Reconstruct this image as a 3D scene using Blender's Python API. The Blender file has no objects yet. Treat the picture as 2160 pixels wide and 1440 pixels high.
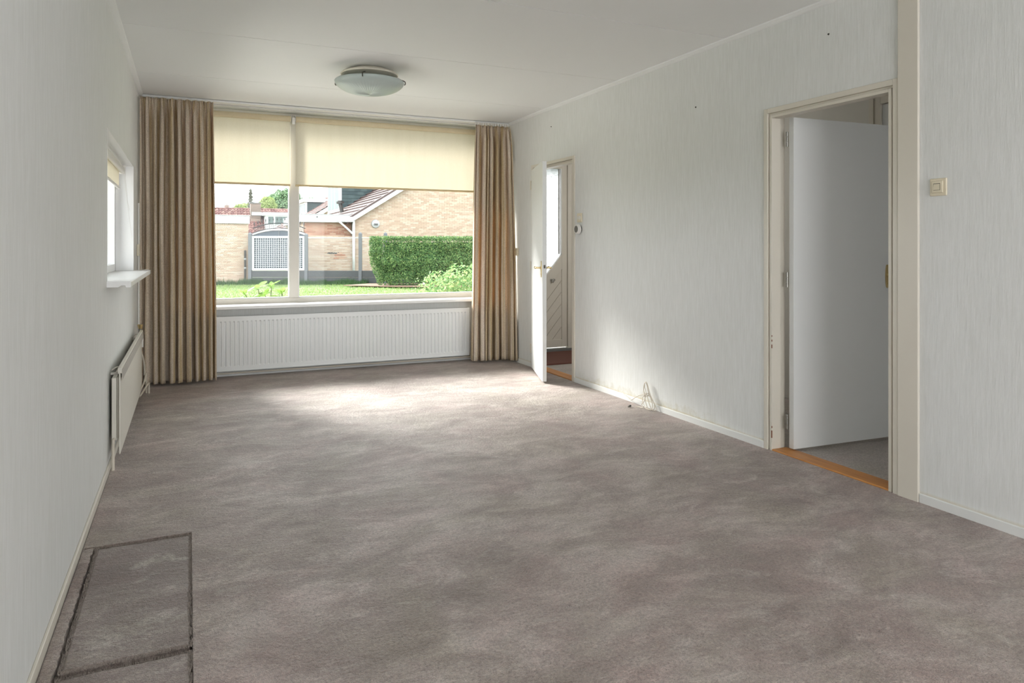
import bpy, math, random
from mathutils import Vector, noise

# ------------------------------------------------------------------ scene, camera, light
S = bpy.context.scene
COL = S.collection
random.seed(7)
S.view_settings.view_transform = 'Standard'
S.view_settings.look = 'None'
S.view_settings.exposure = 0.12
S.view_settings.gamma = 1.0
S.view_settings.use_curve_mapping = False
S.cycles.use_denoising = True
S.cycles.max_bounces = 8
S.cycles.diffuse_bounces = 5
S.cycles.use_adaptive_sampling = True
S.cycles.adaptive_threshold = 0.02
S.cycles.transparent_max_bounces = 16
S.cycles.sample_clamp_indirect = 6.0
S.cycles.caustics_reflective = False
S.cycles.caustics_refractive = False

cam = bpy.data.cameras.new('camera')
camo = bpy.data.objects.new('camera', cam)
COL.objects.link(camo)
S.camera = camo
YAW = math.radians(24.6)
camo.location = (0, 0, 1.231)
camo.rotation_euler = (math.radians(90), 0, -YAW)
cam.sensor_fit = 'HORIZONTAL'
cam.sensor_width = 36.0
cam.lens = 36.0 * 1490.0 / 2160.0
cam.shift_y = -(720 - 522) / 2160.0
cam.clip_start = 0.02
cam.clip_end = 400

SKY = 5.2
w = bpy.data.worlds.new('World')
S.world = w
w.use_nodes = True
wn = w.node_tree.nodes
bg = wn['Background']
bg.inputs['Color'].default_value = (0.95, 0.98, 1.0, 1)
bg.inputs['Strength'].default_value = SKY


def area(name, loc, rot, sx, sy, power, color=(1, 1, 1), portal=False, spread=180):
    l = bpy.data.lights.new(name, 'AREA')
    l.shape = 'RECTANGLE'
    l.size = sx
    l.size_y = sy
    l.energy = power
    l.color = color
    l.spread = math.radians(spread)
    o = bpy.data.objects.new(name, l)
    o.location = loc
    o.rotation_euler = rot
    COL.objects.link(o)
    if portal:
        l.cycles.is_portal = True
    return o


R90 = math.pi / 2
# added area fill behind the camera, standing in for assumed rear glazing
area('rear_fill_light', (1.6, -3.05, 1.30), (R90, 0, 0), 3.4, 2.4, 57, (1.0, 0.985, 0.955))
# hazy sun standing over the far roofs: it falls steeply through the front window on the carpet
sl = bpy.data.lights.new('hazy_sun', 'SUN')
sl.energy = 13.5
sl.angle = math.radians(21)
sl.color = (1.0, 0.965, 0.92)
so_ = bpy.data.objects.new('hazy_sun', sl)
so_.rotation_euler = Vector((0.44 * 0.848, -0.90 * 0.848, -0.53)).to_track_quat('-Z', 'Y').to_euler()
COL.objects.link(so_)
# added fill lamp that brightens the hall; its rear window is assumed
area('hall_fill_light', (3.95, -2.9, 1.35), (R90, 0, 0), 0.9, 1.6, 10, (1.0, 0.985, 0.96))
# added unseen lamp in mid-hall, aimed at the front door to brighten it
area('front_door_fill_light', (3.9, 4.6, 1.7), (R90, 0, 0), 0.8, 1.2, 16, (1.0, 0.98, 0.95))
# sky portals in the two glazed openings
area('front_window_portal', (1.51, 7.66, 1.60), (-R90, 0, 0), 3.2, 1.95, 1, portal=True)
area('side_window_portal', (-0.74, 5.45, 1.45), (0, -R90, 0), 0.9, 2.1, 1, portal=True)


# ------------------------------------------------------------------ helpers
def lin(c):
    c = c / 255.0
    return c / 12.92 if c <= 0.04045 else ((c + 0.055) / 1.055) ** 2.4


def rgb(r, g, b):
    return (lin(r), lin(g), lin(b), 1.0)


def rgbx(r, g, b):
    return (lin(r) * 0.64, lin(g) * 0.64, lin(b) * 0.64, 1.0)


class MB:
    def __init__(self):
        self.v = []
        self.f = []
        self.m = []

    def add(self, vs, fs, mi=0):
        n = len(self.v)
        self.v += [tuple(p) for p in vs]
        self.f += [tuple(n + i for i in f) for f in fs]
        self.m += [mi] * len(fs)

    def box(self, x0, y0, z0, x1, y1, z1, mi=0):
        if x0 > x1: x0, x1 = x1, x0
        if y0 > y1: y0, y1 = y1, y0
        if z0 > z1: z0, z1 = z1, z0
        vs = [(x0, y0, z0), (x1, y0, z0), (x1, y1, z0), (x0, y1, z0),
              (x0, y0, z1), (x1, y0, z1), (x1, y1, z1), (x0, y1, z1)]
        fs = [(0, 3, 2, 1), (4, 5, 6, 7), (0, 1, 5, 4), (1, 2, 6, 5), (2, 3, 7, 6), (3, 0, 4, 7)]
        self.add(vs, fs, mi)
        return self

    def obox(self, o, ax, ay, az, mi=0):
        """box spanned by three vectors from corner o"""
        o, ax, ay, az = Vector(o), Vector(ax), Vector(ay), Vector(az)
        vs = [o, o + ax, o + ax + ay, o + ay, o + az, o + ax + az, o + ax + ay + az, o + ay + az]
        fs = [(0, 3, 2, 1), (4, 5, 6, 7), (0, 1, 5, 4), (1, 2, 6, 5), (2, 3, 7, 6), (3, 0, 4, 7)]
        if ax.cross(ay).dot(az) < 0:
            fs = [tuple(reversed(f)) for f in fs]
        self.add(vs, fs, mi)
        return self

    def prism(self, poly, d, mi=0):
        """closed prism: polygon of 3D points pushed along d"""
        n = len(poly)
        d = Vector(d)
        a = [Vector(p) for p in poly]
        b = [p + d for p in a]
        nrm = Vector((0, 0, 0))
        for i in range(n):
            nrm += a[i].cross(a[(i + 1) % n])
        fs = [tuple(reversed(range(n))), tuple(range(n, 2 * n))] + \
             [(i, (i + 1) % n, n + (i + 1) % n, n + i) for i in range(n)]
        if nrm.dot(d) < 0:
            fs = [tuple(reversed(f)) for f in fs]
        self.add(a + b, fs, mi)
        return self

    def cyl(self, p0, p1, r0, r1=None, n=16, cap=True, mi=0):
        r1 = r0 if r1 is None else r1
        p0, p1 = Vector(p0), Vector(p1)
        d = (p1 - p0).normalized()
        u = d.orthogonal().normalized()
        v = d.cross(u)
        vs, fs = [], []
        for i in range(n):
            a = 2 * math.pi * i / n
            e = u * math.cos(a) + v * math.sin(a)
            vs += [p0 + e * r0, p1 + e * r1]
        for i in range(n):
            j = (i + 1) % n
            fs.append((2 * i, 2 * j, 2 * j + 1, 2 * i + 1))
        if cap:
            fs.append(tuple(reversed(range(0, 2 * n, 2))))
            fs.append(tuple(range(1, 2 * n, 2)))
        self.add(vs, fs, mi)
        return self

    def tube(self, pts, r, n=8, sub=6, closed=False):
        P = [Vector(p) for p in pts]
        Q = []
        m = len(P)
        rng = m if closed else m - 1
        for i in range(rng):
            a = P[(i - 1) % m] if (closed or i > 0) else P[0]
            b, c = P[i], P[(i + 1) % m]
            d = P[(i + 2) % m] if (closed or i + 2 < m) else P[-1]
            for k in range(sub):
                t = k / sub
                Q.append(0.5 * ((2 * b) + (c - a) * t + (2 * a - 5 * b + 4 * c - d) * t * t +
                                (3 * b - a - 3 * c + d) * t * t * t))
        if not closed:
            Q.append(P[-1])
        k = len(Q)
        vs, fs = [], []
        u = None
        for i in range(k):
            d = (Q[(i + 1) % k] - Q[i - 1]) if closed else (Q[min(i + 1, k - 1)] - Q[max(i - 1, 0)])
            if d.length < 1e-9: d = Vector((0, 0, 1))
            d.normalize()
            if u is None:
                u = d.orthogonal().normalized()
            else:
                u = (u - d * u.dot(d))
                u = u.normalized() if u.length > 1e-6 else d.orthogonal().normalized()
            v = d.cross(u)
            for q in range(n):
                a = 2 * math.pi * q / n
                vs.append(Q[i] + (u * math.cos(a) + v * math.sin(a)) * r)
        for i in range(k if closed else k - 1):
            for q in range(n):
                i2 = (i + 1) % k
                fs.append((i * n + q, i * n + (q + 1) % n, i2 * n + (q + 1) % n, i2 * n + q))
        if not closed:
            fs.append(tuple(reversed(range(n))))
            fs.append(tuple(range((k - 1) * n, k * n)))
        self.add(vs, fs)
        return self

    def lathe(self, prof, cx, cy, n=48, ripple=0.0, nr=0):
        vs, fs = [], []
        k = len(prof)
        for i in range(n):
            a = 2 * math.pi * i / n
            for (r, z) in prof:
                rr = r * (1 + ripple * math.cos(nr * a)) if nr else r
                vs.append((cx + rr * math.cos(a), cy + rr * math.sin(a), z))
        for i in range(n):
            j = (i + 1) % n
            for q in range(k - 1):
                fs.append((i * k + q, j * k + q, j * k + q + 1, i * k + q + 1))
        self.add(vs, fs)
        return self

    def grid(self, P):
        """P: rows of equal-length rows of points"""
        nr, nc = len(P), len(P[0])
        vs = [p for r in P for p in r]
        fs = [(i * nc + j, i * nc + j + 1, (i + 1) * nc + j + 1, (i + 1) * nc + j)
              for i in range(nr - 1) for j in range(nc - 1)]
        self.add(vs, fs)
        return self

    def build(self, name, mat, parent=None, smooth=False, bevel=0, bseg=2, kind=None, label=None, angle=None):
        me = bpy.data.meshes.new(name)
        me.from_pydata(self.v, [], self.f)
        mats = mat if isinstance(mat, (list, tuple)) else [mat]
        for q in mats:
            me.materials.append(q)
        if len(mats) > 1:
            me.polygons.foreach_set('material_index', self.m)
        if smooth:
            me.polygons.foreach_set('use_smooth', [True] * len(me.polygons))
            if angle:
                me.set_sharp_from_angle(angle=math.radians(angle))
        me.update()
        o = bpy.data.objects.new(name, me)
        COL.objects.link(o)
        if parent: par(o, parent)
        if bevel:
            b = o.modifiers.new('bevel', 'BEVEL')
            b.width = bevel
            b.segments = bseg
            b.limit_method = 'ANGLE'
        if kind: o['kind'] = kind
        if label: o['label'] = label
        return o


def world_loc(p):
    v = Vector(p.location)
    while p.parent:
        p = p.parent
        v = v + Vector(p.location)
    return v


def par(o, p):
    """parents are only ever moved, never turned: keep world coordinates"""
    o.parent = p
    o.location = Vector(o.location) - world_loc(p)


def thing(name, label, cat, loc=(0, 0, 0), group=None, kind=None):
    o = bpy.data.objects.new(name, None)
    o.empty_display_size = 0.1
    COL.objects.link(o)
    o.location = loc
    o['label'] = label
    o['category'] = cat
    if group: o['group'] = group
    if kind: o['kind'] = kind
    return o


def tag(o, label, cat, group=None, kind=None):
    o['label'] = label
    o['category'] = cat
    if group: o['group'] = group
    if kind: o['kind'] = kind
    return o


# ------------------------------------------------------------------ materials
class NT:
    def __init__(self, name):
        self.mat = bpy.data.materials.new(name)
        self.mat.use_nodes = True
        self.t = self.mat.node_tree
        self.bsdf = self.t.nodes['Principled BSDF']
        self.out = self.t.nodes['Material Output']
        self.tc = None

    def n(self, typ, **kw):
        nd = self.t.nodes.new(typ)
        for k, v in kw.items():
            setattr(nd, k, v)
        return nd

    def link(self, a, b):
        self.t.links.new(a, b)

    def coord(self, scale=(1, 1, 1), loc=(0, 0, 0), rot=(0, 0, 0)):
        if self.tc is None:
            self.tc = self.n('ShaderNodeNewGeometry')
        m = self.n('ShaderNodeMapping')
        m.inputs['Scale'].default_value = scale
        m.inputs['Location'].default_value = loc
        m.inputs['Rotation'].default_value = rot
        self.link(self.tc.outputs['Position'], m.inputs['Vector'])
        return m.outputs[0]

    def noise(self, vec, scale=1, detail=4, rough=0.55, dist=0.0):
        nd = self.n('ShaderNodeTexNoise')
        nd.inputs['Scale'].default_value = scale
        nd.inputs['Detail'].default_value = detail
        nd.inputs['Roughness'].default_value = rough
        nd.inputs['Distortion'].default_value = dist
        self.link(vec, nd.inputs['Vector'])
        return nd.outputs['Fac']

    def ramp(self, fac, stops, interp='LINEAR'):
        r = self.n('ShaderNodeValToRGB')
        r.color_ramp.interpolation = interp
        e = r.color_ramp.elements
        while len(e) < len(stops): e.new(0.5)
        for i, (p, c) in enumerate(stops):
            e[i].position = p
            e[i].color = c if len(c) == 4 else (*c, 1)
        self.link(fac, r.inputs[0])
        return r.outputs[0]

    def math(self, op, a, b=None, c=None, clamp=False):
        m = self.n('ShaderNodeMath', operation=op)
        m.use_clamp = clamp
        for i, x in enumerate((a, b, c)):
            if x is None: continue
            if isinstance(x, (int, float)):
                m.inputs[i].default_value = x
            else:
                self.link(x, m.inputs[i])
        return m.outputs[0]

    def mix(self, fac, a, b, typ='MIX'):
        m = self.n('ShaderNodeMix', data_type='RGBA')
        m.blend_type = typ
        for s, x in ((m.inputs[0], fac), (m.inputs[6], a), (m.inputs[7], b)):
            if isinstance(x, (int, float)):
                s.default_value = x
            elif isinstance(x, tuple):
                s.default_value = x
            else:
                self.link(x, s)
        return m.outputs[2]

    def bump(self, h, strength=0.3, dist=0.01):
        b = self.n('ShaderNodeBump')
        b.inputs['Strength'].default_value = strength
        b.inputs['Distance'].default_value = dist
        self.link(h, b.inputs['Height'])
        self.link(b.outputs[0], self.bsdf.inputs['Normal'])
        return b.outputs[0]

    def set(self, **kw):
        for k, v in kw.items():
            i = self.bsdf.inputs[k.replace('_', ' ')]
            if hasattr(v, 'default_value') or hasattr(v, 'is_linked'):
                self.link(v, i)
            else:
                i.default_value = v
        return self


def paint(name, col, rough=0.5, var=0.03, scale=8, bump=0.05, bscale=120, metallic=0.0, spec=0.5):
    m = NT(name)
    f = m.noise(m.coord(), scale, 4)
    c = m.mix(m.math('MULTIPLY', f, 1.0), tuple(x * (1 - var) if i < 3 else 1 for i, x in enumerate(col)),
              tuple(min(1, x * (1 + var)) if i < 3 else 1 for i, x in enumerate(col)))
    m.set(Base_Color=c, Roughness=rough, Metallic=metallic)
    m.bsdf.inputs['Specular IOR Level'].default_value = spec
    if bump:
        m.bump(m.noise(m.coord(), bscale, 2), bump, 0.002)
    return m.mat


def wallpaper(name, stain=False):
    m = NT(name)
    fib = m.noise(m.coord((260, 260, 22)), 1, 3, 0.6, 0.6)
    fib2 = m.noise(m.coord((90, 90, 7)), 1, 3, 0.6, 0.3)
    big = m.noise(m.coord((1.3, 1.3, 1.1)), 1, 3, 0.5)
    c = m.ramp(fib2, [(0.25, rgb(215, 216, 213)), (0.75, rgb(229, 230, 229))])
    c = m.mix(m.math('MULTIPLY', fib, 0.35), c, rgb(237, 238, 238))
    c = m.mix(m.math('MULTIPLY', m.math('SUBTRACT', big, 0.4, clamp=True), 0.4), c, rgb(205, 206, 200))
    if stain:
        sep = m.n('ShaderNodeSeparateXYZ')
        m.link(m.coord(), sep.inputs[0])
        y, z = sep.outputs[1], sep.outputs[2]
        nn = m.noise(m.coord((7, 7, 9)), 1.6, 6, 0.75)
        n2 = m.noise(m.coord((60, 60, 14)), 1, 3, 0.6)
        # damp, mouldy band just above the skirting between Y 3.6 and 5.7
        h = m.math('MULTIPLY_ADD', nn, 0.30, -0.05)
        band = m.math('DIVIDE', m.math('SUBTRACT', h, z), 0.07, clamp=True)
        inn = m.math('MULTIPLY', m.math('MULTIPLY', m.math('SUBTRACT', y, 3.55), 2.2, clamp=True),
                     m.math('MULTIPLY', m.math('SUBTRACT', 5.75, y), 2.2, clamp=True), clamp=True)
        k = m.math('MULTIPLY', m.math('MULTIPLY', band, inn), m.math('MULTIPLY_ADD', n2, 0.9, 0.25), clamp=True)
        c = m.mix(m.math('MULTIPLY', k, 0.50), c, rgb(176, 164, 128))
        edge = m.math('MULTIPLY', m.math('DIVIDE', m.math('SUBTRACT', 0.056, z), 0.012, clamp=True), 0.5)
        c = m.mix(m.math('MULTIPLY', edge, m.math('MULTIPLY_ADD', nn, 1.6, -0.2, clamp=True)), c, rgb(190, 165, 105))
    m.set(Base_Color=c, Roughness=0.75)
    m.bsdf.inputs['Specular IOR Level'].default_value = 0.25
    m.bump(m.math('ADD', m.math('MULTIPLY', fib, 0.6), fib2), 0.35, 0.003)
    return m.mat


def carpet(name, c0, c1, c2, nap=1.0, hatch=False):
    m = NT(name)
    v = m.coord()
    g1 = m.noise(m.coord((1, 1, 1)), 300, 2, 0.6)
    g2 = m.noise(m.coord((1, 1, 1)), 95, 3, 0.65, 0.5)
    hue = m.noise(m.coord((1, 1, 1), loc=(3, 5, 0)), 2.3, 5, 0.65, 0.5)
    # nap brushed in broad strokes by footsteps and the vacuum cleaner
    s1 = m.noise(m.coord((1.0, 1.7, 1), rot=(0, 0, 0.3)), 1.9, 9, 0.74, 0.6)
    s2 = m.noise(m.coord((1.4, 2.5, 1), loc=(4, 2, 0), rot=(0, 0, -0.25)), 2.5, 9, 0.74, 0.8)
    s3 = m.noise(m.coord((1, 1, 1), loc=(9, 1, 0)), 0.8, 2, 0.5, 0.4)
    s4 = m.noise(m.coord((1.8, 2.9, 1), loc=(1, 7, 0), rot=(0, 0, 0.12)), 2.2, 8, 0.75, 0.6)
    t = m.math('ADD', m.math('MULTIPLY', s1, 0.55), m.math('MULTIPLY', s2, 0.3))
    t = m.math('ADD', t, m.math('MULTIPLY', s3, 0.15))
    col = m.ramp(t, [(0.37, c0), (0.50, c1), (0.63, c2)])
    streak = m.ramp(s4, [(0.54, (0, 0, 0)), (0.68, (1, 1, 1))])
    col = m.mix(m.math('MULTIPLY', streak, 0.34 * nap), col, rgb(214, 208, 203))  # pale streaks put the sheen of the nap into the colour
    col = m.mix(1.0, col, m.ramp(hue, [(0.36, (0.96, 0.98, 0.92)), (0.50, (1, 1, 1)), (0.64, (1.05, 0.975, 0.99))]), 'MULTIPLY')
    grain = m.math('ADD', m.math('MULTIPLY', g1, 0.5), m.math('MULTIPLY', g2, 0.5))
    dark = m.ramp(grain, [(0.32, (0.40, 0.38, 0.37)), (0.5, (1, 1, 1)), (0.66, (1.55, 1.54, 1.53))])
    col = m.mix(1.0, col, dark, 'MULTIPLY')
    if not hatch:
        # creases in the pile: their shade painted in as thin dark arcs
        sep = m.n('ShaderNodeSeparateXYZ')
        m.link(v, sep.inputs[0])
        x, y = sep.outputs[0], sep.outputs[1]
        tot = None
        for (cx, cy, r, x0, x1, y0, y1) in ((1.55, 2.10, 2.66, 2.1, 3.1, 3.9, 4.75), (2.6, 1.9, 2.36, 2.45, 3.2, 3.9, 4.3),
                                            (2.1, 8.0, 3.45, 2.0, 3.0, 4.5, 4.85), (3.4, 3.1, 1.9, 2.0, 2.75, 4.0, 4.9),
                                            (1.3, -1.2, 4.75, -0.35, 1.2, 3.3, 3.6)):
            dx = m.math('SUBTRACT', x, cx)
            dy = m.math('SUBTRACT', y, cy)
            d = m.math('SQRT', m.math('ADD', m.math('MULTIPLY', dx, dx), m.math('MULTIPLY', dy, dy)))
            wob = m.math('MULTIPLY', m.math('SUBTRACT', s2, 0.5), 0.05)
            e = m.math('ABSOLUTE', m.math('ADD', m.math('SUBTRACT', d, r), wob))
            line = m.math('SUBTRACT', 1.0, m.math('DIVIDE', e, 0.008), clamp=True)
            for (q, a, sg) in ((x, x0, 1), (x, x1, -1), (y, y0, 1), (y, y1, -1)):
                gate = m.math('MULTIPLY', m.math('SUBTRACT', q, a), 6.0 * sg, clamp=True)
                line = m.math('MULTIPLY', line, gate)
            tot = line if tot is None else m.math('MAXIMUM', tot, line)
        col = m.mix(m.math('MULTIPLY', tot, 0.45), col, rgb(80, 70, 64))
    m.set(Base_Color=col, Roughness=m.ramp(t, [(0.36, (0.62, 0.62, 0.62)), (0.64, (0.42, 0.42, 0.42))]))
    m.bsdf.inputs['Specular IOR Level'].default_value = 1.0
    m.bsdf.inputs['Specular Tint'].default_value = (1.0, 0.93, 0.88, 1)
    m.bsdf.inputs['Sheen Weight'].default_value = 0.22
    m.bsdf.inputs['Sheen Roughness'].default_value = 0.35
    lump = m.noise(m.coord((1, 1.3, 1)), 34, 4, 0.7, 0.6)
    hh = m.math('ADD', m.math('ADD', grain, m.math('MULTIPLY', lump, 1.3)), m.math('MULTIPLY', s1, 2.0))
    m.bump(hh, 0.75, 0.010)
    return m.mat


def glass_mat(name, tint=(1, 1, 1, 1), rough=0.0):
    m = NT(name)
    m.t.nodes.remove(m.bsdf)
    tr = m.n('ShaderNodeBsdfTransparent')
    tr.inputs[0].default_value = tint
    gl = m.n('ShaderNodeBsdfGlossy')
    gl.inputs['Roughness'].default_value = rough
    fr = m.n('ShaderNodeFresnel')
    fr.inputs[0].default_value = 1.2
    mx = m.n('ShaderNodeMixShader')
    m.link(fr.outputs[0], mx.inputs[0])
    m.link(tr.outputs[0], mx.inputs[1])
    m.link(gl.outputs[0], mx.inputs[2])
    m.link(mx.outputs[0], m.out.inputs[0])
    return m.mat


def cloth(name, dark, light, trans, tcol, bscale=(500, 500, 120), hi=None):
    m = NT(name)
    m.t.nodes.remove(m.bsdf)
    f = m.noise(m.coord(bscale), 1, 3, 0.7)
    f2 = m.noise(m.coord((12, 12, 1.2)), 1, 3, 0.6)
    k = m.math('ADD', m.math('MULTIPLY', f, 0.75), m.math('MULTIPLY', f2, 0.25))
    c = m.ramp(k, [(0.36, dark), (0.62, light)])
    if hi:
        f3 = m.noise(m.coord((26, 26, 0.15)), 1, 2, 0.5)
        c = m.mix(1.0, c, m.ramp(f3, [(0.38, hi[0]), (0.5, (1, 1, 1, 1)), (0.62, hi[1])]), 'MULTIPLY')
    d = m.n('ShaderNodeBsdfDiffuse')
    t = m.n('ShaderNodeBsdfTranslucent')
    b = m.n('ShaderNodeBump')
    b.inputs['Strength'].default_value = 0.3
    b.inputs['Distance'].default_value = 0.002
    m.link(f, b.inputs['Height'])
    m.link(c, d.inputs[0])
    m.link(b.outputs[0], d.inputs['Normal'])
    m.link(m.mix(1.0, c, tcol, 'MULTIPLY'), t.inputs[0])
    mx = m.n('ShaderNodeMixShader')
    mx.inputs[0].default_value = trans
    m.link(d.outputs[0], mx.inputs[1])
    m.link(t.outputs[0], mx.inputs[2])
    m.link(mx.outputs[0], m.out.inputs[0])
    return m.mat


def island_mat(name, cols, rough=0.8, bump=0.2, nscale=60):
    """every separate piece of the mesh gets its own tone"""
    m = NT(name)
    g = m.n('ShaderNodeNewGeometry')
    n = len(cols)
    c = m.ramp(g.outputs['Random Per Island'], [(i / max(1, n), q) for i, q in enumerate(cols)], 'CONSTANT')
    f = m.noise(m.coord(), nscale, 3)
    c = m.mix(m.math('MULTIPLY', f, 0.25), c, (0.05, 0.04, 0.03, 1))
    m.set(Base_Color=c, Roughness=rough)
    m.bsdf.inputs['Specular IOR Level'].default_value = 0.2
    m.bump(f, bump, 0.005)
    return m.mat


def leaf_mat(name, cols, trans=0.3):
    m = NT(name)
    g = m.n('ShaderNodeNewGeometry')
    c = m.ramp(g.outputs['Random Per Island'], [(i / (len(cols) - 1), q) for i, q in enumerate(cols)])
    m.set(Base_Color=c, Roughness=0.6)
    m.bsdf.inputs['Specular IOR Level'].default_value = 0.2
    t = m.n('ShaderNodeBsdfTranslucent')
    m.link(c, t.inputs[0])
    mx = m.n('ShaderNodeMixShader')
    mx.inputs[0].default_value = trans
    m.link(m.bsdf.outputs[0], mx.inputs[1])
    m.link(t.outputs[0], mx.inputs[2])
    m.link(mx.outputs[0], m.out.inputs[0])
    return m.mat


M = {}
M['paper'] = wallpaper('woven_wallpaper')
M['paper_stain'] = wallpaper('woven_wallpaper_damp', True)
M['ceil'] = paint('ceiling_board_paint', rgb(235, 236, 236), 0.7, 0.01, 2, 0.08, 300, spec=0.2)
M['joint'] = paint('ceiling_batten', rgb(130, 128, 122), 0.9)
M['plaster'] = paint('hall_plaster', rgb(214, 211, 204), 0.8, 0.02, 3, 0.1, 80)
M['white'] = paint('white_gloss_paint', rgb(228, 229, 227), 0.35, 0.015, 6, 0.02, 60)
M['cream'] = paint('cream_gloss_paint', rgb(216, 210, 198), 0.38, 0.02, 6, 0.02, 60)
M['upvc'] = paint('window_frame_paint', rgb(208, 203, 194), 0.35, 0.01, 6, 0)  # frame tone darkened to carry its backlit shade
M['sill'] = paint('window_board_white', rgb(238, 238, 238), 0.3, 0.01, 6, 0)
M['doorleaf'] = paint('door_leaf_paint', rgb(222, 223, 222), 0.42, 0.02, 2.5, 0.02, 30)
M['radiator'] = paint('radiator_enamel', rgb(234, 236, 237), 0.35, 0.01, 6, 0)
M['radside'] = paint('radiator_enamel_old', rgb(222, 218, 208), 0.4, 0.02, 6, 0)
M['band'] = paint('radiator_grey_band', rgb(178, 172, 164), 0.45, 0.02, 6, 0)
M['pipe'] = paint('painted_pipe', rgb(214, 206, 192), 0.4, 0.03, 20, 0)
M['carpet'] = carpet('taupe_carpet', rgb(116, 102, 96), rgb(146, 132, 125), rgb(184, 173, 166))
M['carpet_h'] = carpet('taupe_carpet_hatch', rgb(104, 91, 87), rgb(124, 111, 106), rgb(154, 143, 136), 1.4, True)
M['carpet2'] = carpet('grey_hall_carpet', rgb(150, 141, 135), rgb(168, 159, 153), rgb(180, 172, 166), 0.3, True)
M['brass'] = paint('brass', rgb(226, 204, 150), 0.28, 0.05, 20, 0, metallic=1.0)
M['steel'] = paint('dull_steel', rgb(150, 148, 142), 0.4, 0.05, 20, 0, metallic=0.9)
M['darkmetal'] = paint('dark_metal', rgb(70, 66, 60), 0.45, 0.05, 20, 0, metallic=0.7)
M['plastic'] = paint('cream_plastic', rgb(222, 212, 188), 0.4, 0.01, 20, 0)
M['plastic_w'] = paint('white_plastic', rgb(228, 226, 222), 0.35, 0.01, 20, 0)
M['dark'] = paint('dark_plastic', rgb(52, 50, 48), 0.4, 0.02, 20, 0)
M['greyface'] = paint('grey_display', rgb(110, 108, 102), 0.3, 0.02, 20, 0)
M['oak'] = None
m = NT('varnished_oak')
f = m.noise(m.coord((40, 3, 40)), 1, 4, 0.6, 0.5)
m.set(Base_Color=m.ramp(f, [(0.3, rgb(170, 108, 44)), (0.7, rgb(200, 138, 66))]), Roughness=0.4)
M['oak'] = m.mat
M['glass'] = glass_mat('window_glass', (0.97, 0.985, 0.98, 1))
M['curtain'] = cloth('melange_curtain', rgb(178, 162, 138), rgb(246, 234, 216), 0.26, (1.0, 0.84, 0.62, 1), hi=((0.84, 0.76, 0.58, 1), (1.06, 1.06, 1.12, 1)))
M['blind'] = cloth('cream_roller_fabric', rgb(216, 209, 190), rgb(228, 222, 206), 0.20, (1.0, 0.95, 0.88, 1), (300, 300, 300))
M['blindbar'] = paint('blind_hem', rgb(206, 186, 146), 0.6, 0.03, 30, 0.05)
M['blindtube'] = cloth('blind_roll', rgb(214, 200, 168), rgb(228, 216, 188), 0.12, (0.95, 0.85, 0.65, 1), (300, 300, 300))
M['lampplate'] = paint('lamp_base_cream', rgb(222, 216, 200), 0.5, 0.02, 10, 0)
# frosted green-white lamp glass
m = NT('frosted_lamp_glass')
m.set(Base_Color=rgb(196, 208, 205), Roughness=0.42)
m.bsdf.inputs['Transmission Weight'].default_value = 0.2
m.bsdf.inputs['Coat Weight'].default_value = 0.15
m.bsdf.inputs['Coat Roughness'].default_value = 0.15
M['lampglass'] = m.mat
# textured (hammered) front-door glass
m = NT('cathedral_glass')
v1 = m.noise(m.coord((1, 1, 1)), 60, 2, 0.5, 1.5)
m.set(Base_Color=(0.95, 0.97, 0.98, 1), Roughness=0.12)
m.bsdf.inputs['Transmission Weight'].default_value = 1.0
m.bsdf.inputs['IOR'].default_value = 1.35
m.bump(v1, 0.9, 0.01)
t = m.n('ShaderNodeBsdfTransparent')
tl = m.n('ShaderNodeBsdfTranslucent')
tl.inputs[0].default_value = (0.95, 0.97, 1, 1)
m.link(m.ramp(v1, [(0.36, (0.12, 0.13, 0.135)), (0.46, (0.24, 0.245, 0.25)), (0.58, (0.36, 0.365, 0.37))]), t.inputs[0])
mx = m.n('ShaderNodeMixShader')
mx.inputs[0].default_value = 0.30
m.link(t.outputs[0], mx.inputs[1])
m.link(tl.outputs[0], mx.inputs[2])
m.link(mx.outputs[0], m.out.inputs[0])
M['cathedral'] = m.mat
M['mat'] = paint('coir_mat_brown', rgb(104, 66, 56), 0.95, 0.15, 60, 0.6, 200)
M['stone'] = paint('grey_stone', rgb(112, 112, 110), 0.7, 0.08, 20, 0.2)
M['chip'] = paint('bare_wood_chip', rgb(130, 84, 62), 0.8, 0.1, 60, 0)

# exterior
M['brick_y'] = island_mat('buff_brick', [rgbx(214, 190, 168), rgbx(218, 197, 176), rgbx(206, 180, 158), rgbx(220, 201, 182), rgbx(210, 184, 164), rgbx(200, 173, 152)])
M['brick_r'] = island_mat('pinkish_brick', [rgbx(196, 146, 122), rgbx(206, 160, 136), rgbx(184, 132, 110), rgbx(210, 172, 146)])
M['mortar'] = paint('mortar', rgbx(196, 184, 168), 0.9, 0.05, 20, 0.1)
M['fascia'] = paint('white_fascia', rgbx(236, 238, 238), 0.5, 0.01, 6, 0)
M['tile_r'] = island_mat('red_roof_tile', [rgbx(132, 92, 88), rgbx(146, 106, 100), rgbx(120, 82, 80), rgbx(156, 122, 114)], 0.7)
M['tile_b'] = island_mat('brown_roof_tile', [rgbx(100, 80, 78), rgbx(108, 86, 84), rgbx(92, 74, 73)], 0.6)
M['tile_dark'] = paint('dark_verge_tile', rgbx(92, 74, 72), 0.7)
M['slate'] = island_mat('green_grey_slate', [rgbx(72, 90, 92), rgbx(82, 100, 102), rgbx(64, 82, 86)], 0.6)
M['pane_far'] = paint('far_window_glass', rgbx(112, 126, 126), 0.5, 0.1, 2, 0, spec=0.15)
M['chimney'] = island_mat('chimney_brick', [rgbx(150, 134, 124), rgbx(166, 146, 136), rgbx(136, 122, 114)])
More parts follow.
